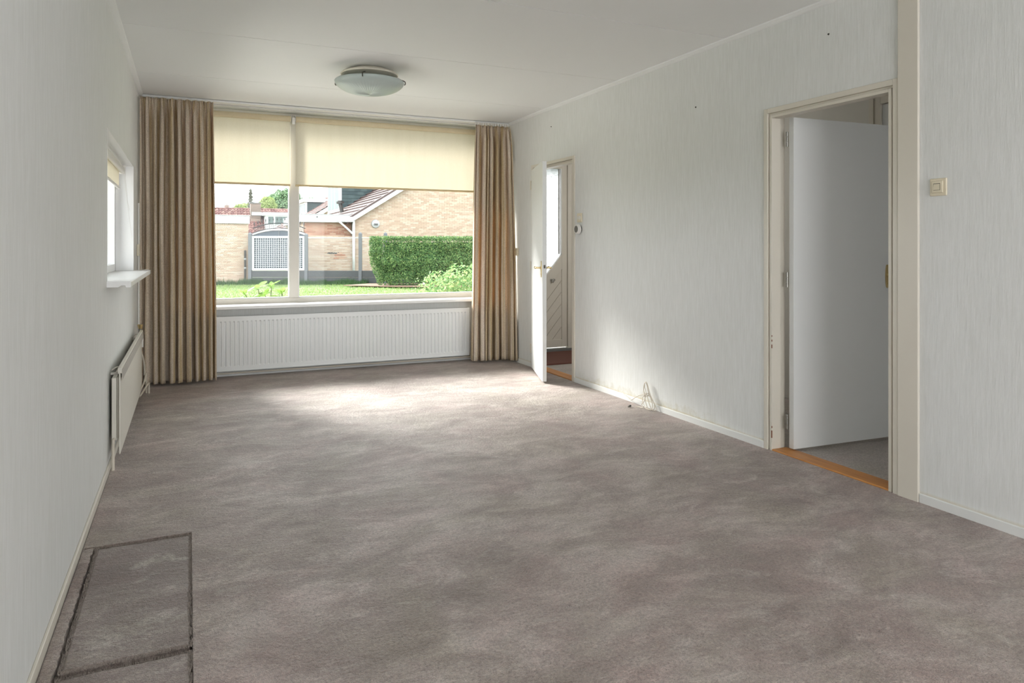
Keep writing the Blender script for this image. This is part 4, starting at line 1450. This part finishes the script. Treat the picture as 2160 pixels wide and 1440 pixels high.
gm = thing('low_garage', 'low pinkish brick garage with deep white fascia joined to the gable house', 'garage', (4.9, 29, GZ))
MB().box(3.98, 27.75, GZ - 0.2, 5.78, 33, 2.25).build('wall', M['mortar'], gm)
brick_wall(3.98, 5.78, 1.3, 2.25, 27.75, M['brick_r'], gm, seed=8)
sb = MB()
r = 0
z = 1.3
while z < 2.24:
    y = 27.75 - (r % 2) * 0.1
    while y < 33:
        sb.box(3.972, max(27.75, y), z + 0.005, 3.98, y + 0.21, z + 0.057)
        y += 0.22
    z += 0.0625
    r += 1
sb.build('side_bricks', M['brick_y'], gm, kind='stuff')
MB().box(3.86, 27.55, 2.20, 5.76, 33, 2.49).build('fascia', M['fascia'], gm, bevel=0.01)
MB().box(3.84, 27.52, 2.49, 5.76, 33, 2.51).build('roof_edge', M['galv'], gm)
MB().cyl((4.45, 27.56, 2.40), (4.45, 27.53, 2.40), 0.03, n=12).build('overflow_spout', M['dark'], gm)

# buff garden wall in front of the low garage
gw = thing('garden_wall', 'pale buff brick garden wall behind the wire fence, with a red brick patch', 'garden wall', (4.8, 27, GZ))
MB().box(3.60, 27.45, GZ - 0.2, 5.78, 27.54, 1.63).build('wall', M['mortar'], gw)
brick_wall(3.60, 5.78, GZ, 1.63, 27.45, M['brick_y'], gw, seed=12)
pt = MB()
for (x, z) in ((4.98, 0.94), (5.19, 0.94), (5.04, 0.878), (5.25, 0.878), (4.95, 0.815), (5.17, 0.815), (5.08, 1.0)):
    pt.box(x + 0.1, 27.432, z - 0.02, x + 0.3, 27.452, z + 0.032)
pt.build('red_bricks', M['brick_r'], gw, kind='stuff')
gs = MB()
rnd = random.Random(2)
x = 4.72
while x < 5.12:
    w_ = rnd.uniform(0.02, 0.05)
    gs.box(x + 0.09, 27.433, 0.995 + rnd.uniform(-0.01, 0.01), x + w_ + 0.09, 27.441, 1.03 + rnd.uniform(0, 0.03))
    x += w_ * 0.9
gs.build('graffiti_scrawl', M['dark'], gw, kind='stuff')

# second house of the same row, further back
h2 = thing('rear_house', 'farther buff brick house with red roof slope and dark slate dormer', 'house', (9, 48, GZ))
MB().prism([(5.80, 45, GZ - 0.2), (16.6, 45, GZ - 0.2), (16.6, 45, roofz(16.6)), (RX, 45, roofz(RX) - 0.05), (5.80, 45, EZ - 0.02)], (0, 12, 0)).build('wall', M['mortar'], h2)
brick_wall(5.80, 12.0, 1.5, 6.0, 45, M['brick_y'], h2, top=lambda x: roofz(x) - 0.02, seed=15)
MB().prism([(EX - 0.25, 44.8, roofz(EX - 0.25)), (RX, 44.8, roofz(RX)), (RX, 44.8, roofz(RX) - 0.14), (EX - 0.25, 44.8, roofz(EX - 0.25) - 0.14)], (0, 14, 0)).build('roof_deck', M['tile_dark'], h2)
tile_slope(EX - 0.25, roofz(EX - 0.25), RX, roofz(RX), 44.95, 58.8, M['tile_r'], h2)
MB().prism([(EX - 0.30, 44.74, roofz(EX - 0.30)), (RX, 44.74, roofz(RX)), (RX, 44.74, roofz(RX) - 0.25), (EX - 0.30, 44.74, roofz(EX - 0.30) - 0.25)], (0, 0.05, 0)).build('barge_board', M['fascia'], h2)
dormer(h2, 7.60, 52.0, 56.0, 3.62, 4.74, 10.6)

# long row of houses with red roofs
h3 = thing('row_house', 'far row house with red tiled roof, chimney and white dormer', 'house', (6, 74, GZ))
MB().box(-12, 73, GZ, 14.5, 79, 2.6).build('wall', M['mortar'], h3)
# roof slope rising in +Y: build by rows
rt = MB()
zr0, zr1, yr0, yr1 = 2.4, 4.95, 70.0, 73.2
nr = 11
for c in range(nr):
    za, zb_ = zr0 + (zr1 - zr0) * c / nr, zr0 + (zr1 - zr0) * (c + 1) / nr
    ya, yb = yr0 + (yr1 - yr0) * c / nr, yr0 + (yr1 - yr0) * (c + 1) / nr
    x = -12.0
    while x < 14.5:
        pts = []
        for (t_, hh) in ((0, 0), (0.35, 0), (0.55, 0.05), (0.8, 0.055), (1.0, 0.02)):
            pts += [(x + 0.28 * t_, ya - hh * 0.6 - 0.05, za + hh + 0.03), (x + 0.28 * t_, yb - hh * 0.6, zb_ + hh)]
        n0 = len(pts)
        fs = [(2 * i, 2 * i + 2, 2 * i + 3, 2 * i + 1) for i in range(4)]
        for i in range(5):
            p = pts[2 * i]
            pts.append((p[0], p[1] + 0.02, p[2] - 0.08))
        fs += [(2 * i, n0 + i, n0 + i + 1, 2 * i + 2) for i in range(4)]
        rt.add(pts, fs)
        x += 0.28
rt.build('roof_tiles', M['tile_r'], h3, kind='stuff')
rg = MB()
x = -12.0
while x < 14.5:
    rg.cyl((x, 73.25, 4.96), (x + 0.33, 73.25, 4.98), 0.12, 0.13, 10)
    x += 0.34
rg.build('ridge_tiles', M['tile_r'], h3, kind='stuff')
c_ = MB()
r = 0
z = 4.0
while z < 5.5:
    x = 5.36 - (r % 2) * 0.1
    while x < 6.28:
        c_.box(max(x, 5.36), 71.6, z + 0.006, min(x + 0.21, 6.30), 71.63, z + 0.064)
        x += 0.22
    z += 0.07
    r += 1
c_.build('chimney_bricks', M['chimney'], h3, kind='stuff')
MB().box(5.37, 71.62, 3.6, 6.29, 72.4, 5.50).build('chimney', M['chimney'], h3)
MB().box(5.46, 71.52, 4.30, 6.40, 71.62, 4.62).build('chimney_flashing', M['galv'], h3)
MB().box(5.30, 71.55, 5.46, 6.34, 72.45, 5.54).build('chimney_cap', M['concrete'], h3)
MB().box(3.14, 73.3, 4.6, 3.56, 73.8, 5.32).cyl((3.36, 73.5, 5.32), (3.36, 73.5, 5.55), 0.035, n=8).build('small_chimney', M['chimney'], h3)
MB().box(6.40, 70.2, 4.26, 12.2, 72.8, 4.56).build('dormer_fascia', M['fascia'], h3)
MB().box(6.60, 70.35, 2.3, 12.0, 72.6, 4.27).build('dormer_wall', M['fascia'], h3)
for (xa, xb) in ((6.83, 7.32), (7.47, 8.60), (8.9, 9.9), (10.1, 11.2)):
    fr_ = MB()
    fr_.box(xa - 0.06, 70.30, 3.36, xa, 70.36, 4.22).box(xb, 70.30, 3.36, xb + 0.06, 70.36, 4.22).box(xa, 70.30, 3.36, xb, 70.36, 3.42).box(xa, 70.30, 4.16, xb, 70.36, 4.22)
    wfr = fr_.build('dormer_window', M['fascia'], h3)
    MB().box(xa, 70.335, 3.42, xb, 70.345, 4.16).build('pane', M['pane_far'], wfr)


# ---- foliage
def foliage(name, blobs, n, size, mat, parent=None, seed=1, aspect=0.6, shell=0.35, flat_bottom=None):
    rnd = random.Random(seed)
    mb = MB()
    tot = sum(b[3] * b[4] * b[5] for b in blobs)
    for (cx, cy, cz, rx, ry, rz) in blobs:
        k = int(n * rx * ry * rz / tot)
        for _ in range(k):
            v = Vector((rnd.gauss(0, 1), rnd.gauss(0, 1), rnd.gauss(0, 1))).normalized()
            rr = (1 - shell) + shell * rnd.random() ** 0.5
            bump_ = 1 + 0.22 * noise.noise(v * 3.0 + Vector((cx, cy, cz)))
            p = Vector((cx + v.x * rx * rr * bump_, cy + v.y * ry * rr * bump_, cz + v.z * rz * rr * bump_))
            if flat_bottom is not None and p.z < flat_bottom: continue
            a = Vector((rnd.gauss(0, 1), rnd.gauss(0, 1), rnd.gauss(0, 1))).normalized()
            nrm = (v * 0.7 + Vector((rnd.uniform(-1, 1), rnd.uniform(-1, 1), rnd.uniform(-0.4, 1))) * 0.8).normalized()
            a = (a - nrm * a.dot(nrm)).normalized()
            b = nrm.cross(a)
            s_ = size * rnd.uniform(0.6, 1.3)
            mb.add([p - a * s_ * 0.5, p + b * s_ * aspect * 0.5, p + a * s_ * 0.5, p - b * s_ * aspect * 0.5], [(0, 1, 2, 3)])
    return mb.build(name, mat, parent, kind='stuff')


def tree(label, blobs, n, size, mat, trunk, seed, group='trees behind the far houses'):
    t = thing('tree', label, 'tree', (trunk[0], trunk[1], GZ), group)
    foliage('foliage', blobs, n, size, mat, t, seed)
    mb = MB().tube([(trunk[0], trunk[1], GZ), (trunk[0] + 0.1, trunk[1], trunk[2] * 0.5), (trunk[0], trunk[1], trunk[2])], 0.25, 8, 3)
    for (cx, cy, cz, rx, ry, rz) in blobs:
        mb.tube([(trunk[0], trunk[1], trunk[2] * 0.6), ((trunk[0] + cx) / 2, (trunk[1] + cy) / 2, (trunk[2] * 0.7 + cz) / 2 + 0.4), (cx, cy, cz)], 0.09, 6, 3)
    mb.build('trunk', M['bark'], t)
    return t


tree('large blue-green broadleaf tree above the far red roof', [(10.6, 90, 6.2, 2.1, 2, 2.1), (9.1, 90, 6.3, 1.3, 1.3, 1.2), (12.0, 90.5, 6.0, 1.5, 1.3, 1.7), (11.3, 90, 7.5, 1.2, 1.2, 1.0), (9.6, 91, 7.2, 0.8, 0.8, 0.7), (8.3, 90, 6.6, 0.5, 0.5, 0.5)], 15000, 0.26, M['tree1'], (10.6, 90, 5), 31)
tree('rounded yellow-green tree just right of the brick chimney', [(8.3, 86, 6.0, 1.0, 1.0, 1.1), (7.4, 86, 5.4, 0.9, 0.8, 0.9)], 5000, 0.20, M['tree2'], (8.2, 86, 5), 32)
tree('small pale tree just left of the brick chimney', [(5.9, 88, 5.9, 0.8, 0.7, 0.55), (4.9, 88, 5.6, 0.6, 0.5, 0.35), (5.2, 88, 6.1, 0.4, 0.4, 0.25)], 1300, 0.22, M['tree2'], (5.9, 88, 5), 33)
tree('thin grey-green tree seen right of the window post', [(12.9, 84, 6.2, 0.7, 0.6, 0.9), (12.4, 84, 5.4, 0.7, 0.6, 0.8), (13.6, 84, 5.6, 0.6, 0.6, 0.8)], 1200, 0.24, M['tree1'], (12.8, 84, 5), 34)
cn = thing('conifer', 'thin dark conifer top rising behind the brick chimney', 'tree', (5.75, 80, GZ))
cf = MB()
rnd = random.Random(5)
cx_, cy_ = 6.0, 80.0
for k in range(60):
    z = 4.9 + 2.6 * k / 60
    rr = (0.42 * (1 - (k / 60)) ** 0.7 + 0.08) * (0.25 + 0.75 * abs(math.sin(k * 0.42)))
    for q in range(5):
        a = rnd.uniform(0, 6.28)
        tip = Vector((cx_ + math.cos(a) * rr, cy_ + math.sin(a) * rr, z - 0.08 + rnd.uniform(-.04, .04)))
        for s_ in range(3):
            b0 = Vector((cx_, cy_, z)).lerp(tip, 0.3 + 0.3 * s_)
            cf.add([b0 + Vector((-0.07, 0, -0.03)), b0 + Vector((0.07, 0, 0.03)), b0 + Vector((0.01, 0.02, 0.10))], [(0, 1, 2)])
cf.build('foliage', M['conifer'], cn, kind='stuff')
MB().cyl((cx_, cy_, GZ), (cx_, cy_, 7.65), 0.14, 0.02, 8).build('trunk', M['bark'], cn)

# ---- fence: concrete posts, boards and wire panels
fdir = Vector((0.9093, -0.4162, 0))
fn = Vector((-0.4162, -0.9093, 0))      # towards the house
F0 = Vector((1.98, 26.59, GZ))
fe = thing('fence', 'grey concrete post fence with dark base boards and wire mesh', 'fence', tuple(F0))


def fpt(s, z=0.0, out=0.0):
    return F0 + fdir * s + fn * out + Vector((0, 0, z))


posts = [(0.0, 1.83), (1.985, 1.80), (3.90, 1.84), (4.79, 1.84)]
for (s_, hgt) in posts:
    mb = MB().obox(fpt(s_ - 0.055, 0, 0.05), fdir * 0.11, -fn * 0.11, (0, 0, hgt - 0.05))
    b0 = fpt(s_ - 0.055, hgt - 0.05, 0.05)
    q = [b0, b0 + fdir * 0.11, b0 + fdir * 0.11 - fn * 0.11, b0 - fn * 0.11]
    ap = b0 + fdir * 0.055 - fn * 0.055 + Vector((0, 0, 0.055))
    mb.add(q + [ap], [(0, 1, 4), (1, 2, 4), (2, 3, 4), (3, 0, 4)])
    mb.build('post', M['concrete'], fe)
bays = [(0.06, 1.93), (2.045, 3.845), (3.955, 4.735), (4.845, 8.0)]
for (a, b) in bays:
    for (za, zb_) in ((0.0, 0.235), (0.242, 0.475)):
        MB().obox(fpt(a, za, 0.02), fdir * (b - a), -fn * 0.045, (0, 0, zb_ - za)).build('base_board', M['concrete_d'], fe, bevel=0.006)
    # fine moulded lines on the boards
for (a, b) in bays[1:]:
    t_ = MB()
    t_.obox(fpt(a, 1.62, 0.02), fdir * (b - a), -fn * 0.03, (0, 0, 0.035))
    t_.build('top_rail', M['galv'], fe)
    wm = MB()
    s_ = a + 0.05
    while s_ < b - 0.02:
        wm.obox(fpt(s_, 0.485, 0.0), fdir * 0.003, -fn * 0.003, (0, 0, 1.14))
        s_ += 0.05
    z = 0.56
    while z < 1.6:
        wm.obox(fpt(a, z, 0.006), fdir * (b - a), -fn * 0.003, (0, 0, 0.003))
        z += 0.10
    wm.build('wire_mesh', M['galv'], fe, kind='stuff')

# ---- ornamental gate behind a white trellis
gt = thing('garden_gate', 'arched slate-grey gate with black iron crest and white trellis', 'gate', tuple(fpt(1.0)))
GA, GB = 0.06, 1.925
mid = (GA + GB) / 2
# lower arched leaf
arc = [(GA + (GB - GA) * k / 24) for k in range(25)]
def arch(s_, z0_, z1_): return z0_ + (z1_ - z0_) * (1 - ((s_ - mid) / (GB - mid)) ** 2)
poly = [fpt(GA, 0.49, -0.10)] + [fpt(GB, 0.49, -0.10)] + [fpt(s_, arch(s_, 1.72, 1.90), -0.10) for s_ in reversed(arc)]
MB().prism([tuple(p) for p in poly], tuple(-fn * 0.04)).build('gate_leaf', M['gate_grey'], gt)
MB().obox(fpt(mid - 0.012, 0.49, -0.07), fdir * 0.024, -fn * 0.02, (0, 0, 1.42)).build('centre_strip', M['concrete'], gt)
cp = MB()
for k in range(24):
    a, b = arc[k], arc[k + 1]
    za, zb_ = arch(a, 1.73, 1.91), arch(b, 1.73, 1.91)
    cp.prism([tuple(fpt(a, za, -0.06)), tuple(fpt(b, zb_, -0.06)), tuple(fpt(b, zb_ + 0.05, -0.06)), tuple(fpt(a, za + 0.05, -0.06))], tuple(-fn * 0.1))
cp.build('arch_capping', M['trellis'], gt)
ir = MB()
ir.tube([fpt(s_, arch(s_, 1.80, 1.985), -0.10) for s_ in arc], 0.014, 6, 2)
ir.tube([fpt(s_, arch(s_, 1.97, 2.165), -0.10) for s_ in arc], 0.017, 6, 2)
ir.build('iron_arch', M['iron'], gt)
for k in range(14):
    s_ = GA + 0.05 + k * (GB - GA - 0.10) / 13
    b_ = MB().cyl(fpt(s_, arch(s_, 1.80, 1.985), -0.10), fpt(s_, arch(s_, 1.97, 2.165) + 0.10, -0.10), 0.008, n=6)
    zt = arch(s_, 1.97, 2.165) + 0.09
    b_.cyl(fpt(s_, zt, -0.10), fpt(s_, zt + 0.05, -0.10), 0.006, 0.024, 6).cyl(fpt(s_, zt + 0.05, -0.10), fpt(s_, zt + 0.14, -0.10), 0.024, 0.001, 6)
    b_.build('spear_bar', M['iron'], gt)
    if k < 13:
        s2 = s_ + (GB - GA - 0.10) / 26
        zc_ = (arch(s2, 1.80, 1.985) + arch(s2, 1.97, 2.165)) / 2
        c_ = MB()
        for (dz, sg) in ((0.036, 1), (-0.036, -1)):
            c_.tube([fpt(s2 + sg * 0.030 * math.cos(q), zc_ + dz + 0.034 * math.sin(q), -0.10) for q in [i * math.pi / 4 for i in range(8)]], 0.006, 5, 2, closed=True)
        c_.build('scroll', M['iron'], gt)
tr = MB()
tz0, tz1 = 0.49, 1.70
o_ = -0.0
tr.obox(fpt(GA, tz0, o_), fdir * 0.075, -fn * 0.03, (0, 0, tz1 - tz0))
tr.obox(fpt(GB - 0.075, tz0, o_), fdir * 0.075, -fn * 0.03, (0, 0, tz1 - tz0))
tr.obox(fpt(GA + 0.075, tz0, o_), fdir * (GB - GA - 0.15), -fn * 0.03, (0, 0, 0.07))
tr.obox(fpt(GA + 0.075, tz1 - 0.075, o_), fdir * (GB - GA - 0.15), -fn * 0.03, (0, 0, 0.075))
tr.build('trellis_frame', M['trellis'], gt)
tl_ = MB()
for k in range(1, 22):
    s_ = GA + 0.075 + k * (GB - GA - 0.15) / 22
    tl_.obox(fpt(s_ - 0.007, tz0 + 0.06, o_ - 0.008), fdir * 0.014, -fn * 0.008, (0, 0, tz1 - tz0 - 0.13))
for k in range(1, 15):
    z = tz0 + 0.07 + k * (tz1 - tz0 - 0.145) / 15
    tl_.obox(fpt(GA + 0.07, z - 0.007, o_ - 0.016), fdir * (GB - GA - 0.14), -fn * 0.008, (0, 0, 0.014))
tl_.build('trellis_lattice', M['trellis'], gt, kind='stuff')

# weeds along fence and garage foot
wd_ = MB()
rnd = random.Random(77)
for k in range(9000):
    if rnd.random() < 0.35:
        x, y = rnd.uniform(-3, 2.0), 26.75 - abs(rnd.gauss(0, 0.35))
    else:
        s_ = rnd.uniform(-0.2, 4.2)
        p = fpt(s_, 0, 0.08 + abs(rnd.gauss(0, 0.3)))
        x, y = p.x, p.y
    a = rnd.uniform(0, 6.28)
    h_ = rnd.uniform(0.06, 0.22) * (0.6 + 0.8 * abs(noise.noise(Vector((x * 2, y * 2, 0)))) * 2)
    dx, dy = math.cos(a) * 0.012, math.sin(a) * 0.012
    wd_.add([(x - dx, y - dy, GZ), (x + dx, y + dy, GZ), (x + rnd.uniform(-.08, .08), y + rnd.uniform(-.08, .08), GZ + h_)], [(0, 1, 2)])
o = wd_.build('tall_grass', M['weed'])
tag(o, 'dark green tall grass along the foot of fence and garage', 'grass', kind='stuff')

# hedge
hg = thing('hedge', 'clipped dark green yew hedge in front of the gable wall', 'hedge', (7.2, 22.4, GZ))
rnd = random.Random(91)
def hpt(a, d, z): return Vector((5.25, 22.55, GZ)) + fdir * a - fn * d + Vector((0, 0, z))
mb = MB()
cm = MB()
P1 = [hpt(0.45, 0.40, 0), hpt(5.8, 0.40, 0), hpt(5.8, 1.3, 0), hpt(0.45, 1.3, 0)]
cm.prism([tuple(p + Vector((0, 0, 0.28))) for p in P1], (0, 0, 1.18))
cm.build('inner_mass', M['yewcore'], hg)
def hleaf(p, nrm, s_):
    a = Vector((rnd.gauss(0, 1), rnd.gauss(0, 1), rnd.gauss(0, 1))).normalized()
    nr_ = (nrm + Vector((rnd.uniform(-1, 1), rnd.uniform(-1, 1), rnd.uniform(-0.5, 1))) * 0.9).normalized()
    a = (a - nr_ * a.dot(nr_)).normalized()
    b = nr_.cross(a)
    mb.add([p - a * s_, p + b * s_ * 0.35, p + a * s_, p - b * s_ * 0.35], [(0, 1, 2, 3)])
for k in range(52000):
    q = rnd.random()
    if q < 0.62:
        a, z = rnd.uniform(0, 5.8), rnd.uniform(0.02, 1.66)
        inset = 0.10 * max(0, (0.9 - z)) + 0.15 * max(0, 0.35 - z)
        d = 0.12 + inset + 0.16 * noise.noise(Vector((a * 2.2, z * 3.0, 1))) + 0.06 * noise.noise(Vector((a * 7, z * 8, 4))) + rnd.uniform(0, 0.16)
        n_ = fn
        if z < 0.14 and rnd.random() < 0.5: continue
        p = hpt(a + (0.35 * max(0, 0.8 - z) if a < 0.6 else 0), d, z)
    elif q < 0.85:
        a, d = rnd.uniform(0, 5.8), rnd.uniform(0.1, 1.4)
        z = 1.63 + 0.05 * noise.noise(Vector((a * 3, d * 3, 7))) + 0.06 * noise.noise(Vector((a * 11, d * 9, 9))) - rnd.uniform(0, 0.08)
        n_ = Vector((0, 0, 1))
        p = hpt(a, d, z)
    else:
        d, z = rnd.uniform(0.1, 1.4), rnd.uniform(0.2, 1.64)
        a = 0.05 + 0.38 * max(0, 1.0 - z) + 0.15 * noise.noise(Vector((d * 3, z * 3, 17))) + rnd.uniform(0, 0.2)
        n_ = -fdir
        p = hpt(a, d, z)
    hleaf(p, n_, rnd.uniform(0.018, 0.042))
mb.build('foliage', M['yew'], hg, kind='stuff')
st_ = MB()
for k in range(9):
    a = 0.6 + k * 0.62
    st_.tube([hpt(a, 0.5, -0.02), hpt(a + 0.05, 0.48, 0.3), hpt(a - 0.1, 0.55, 0.8)], 0.03, 6, 3)
st_.build('stems', M['bark'], hg)
o = MB().prism([tuple(hpt(-0.9, 0.4, 0.045)), tuple(hpt(1.0, -0.35, 0.045)), tuple(hpt(5.8, -0.5, 0.045)), tuple(hpt(5.8, 1.4, 0.045)), tuple(hpt(-0.3, 1.5, 0.045))], (0, 0, 0.02)).build('soil_bed', M['soil'])
tag(o, 'strip of bare reddish soil under the dark hedge', 'soil')

# bright shrub near the window
sh = thing('shrub', 'bright pale-green leafy shrub at the right, just outside the window', 'shrub', (3.3, 9.0, GZ))
foliage('foliage', [(3.12, 9.0, 0.50, 0.48, 0.4, 0.42), (3.55, 9.1, 0.56, 0.60, 0.5, 0.46), (2.85, 8.9, 0.33, 0.32, 0.3, 0.40), (4.05, 9.2, 0.6, 0.6, 0.5, 0.45), (3.4, 9.0, 0.2, 0.8, 0.4, 0.4)], 13000, 0.048, M['shrub'], sh, 41, 0.55, 0.5)
sb_ = MB()
for k in range(12):
    a = k * 0.52
    sb_.tube([(3.3 + 0.05 * math.cos(a), 9.05, GZ), (3.3 + 0.35 * math.cos(a), 9.05 + 0.2 * math.sin(a), 0.3), (3.3 + 0.62 * math.cos(a), 9.05 + 0.3 * math.sin(a), 0.62)], 0.012, 6, 3)
sb_.build('stems', M['bark'], sh)

# large-leaved plant directly under the left light
rh = thing('leafy_plant', 'young plant with large glossy leaves just outside the left light', 'plant', (0.74, 8.2, GZ))
lm = MB()
prof_ = [(0.0, 0.0), (0.15, 0.16), (0.4, 0.24), (0.65, 0.22), (0.85, 0.13), (1.0, 0.0)]
rows = [[(-w__, t__, 0.10 * w__ - 0.12 * t__ * t__), (0, t__, -0.12 * t__ * t__), (w__, t__, 0.10 * w__ - 0.12 * t__ * t__)] for t__, w__ in prof_]
lm.grid(rows)
leaf_me = lm.build('leaf', M['rhodo'], rh, smooth=True)
rnd = random.Random(8)
stems = MB()
first = True
tips = [(0.53, 0.66), (0.60, 0.68), (0.80, 0.70), (0.93, 0.68), (0.98, 0.70), (0.70, 0.76), (0.60, 0.74), (0.50, 0.70), (0.57, 0.80), (0.63, 0.74), (0.70, 0.86), (0.78, 0.78), (0.84, 0.88), (0.90, 0.76), (0.96, 0.80), (0.66, 0.66), (0.74, 0.68), (0.88, 0.68)]
for (x, zt) in tips:
    zt -= 0.055
    y = 8.2 + rnd.uniform(-0.12, 0.12)
    stems.tube([(0.74, 8.2, GZ), ((x + 0.74) / 2 + 0.02, (y + 8.2) / 2, zt * 0.5), (x, y, zt - 0.03)], 0.004, 6, 3)
    for k in range(6):
        o = leaf_me if first else leaf_me.copy()
        if not first:
            COL.objects.link(o)
            o.parent = rh
        first = False
        az = k * 1.1 + rnd.uniform(-0.3, 0.3)
        o.location = Vector((x + 0.006 * math.cos(az), y + 0.006 * math.sin(az), zt - 0.04 + 0.012 * k - 0.02)) - Vector(rh.location)
        o.rotation_euler = (rnd.uniform(0.1, 0.9), rnd.uniform(-0.3, 0.3), az)
        s_ = rnd.uniform(0.08, 0.13)
        o.scale = (s_, s_, s_)
stems.build('stems', M['bark'], rh)
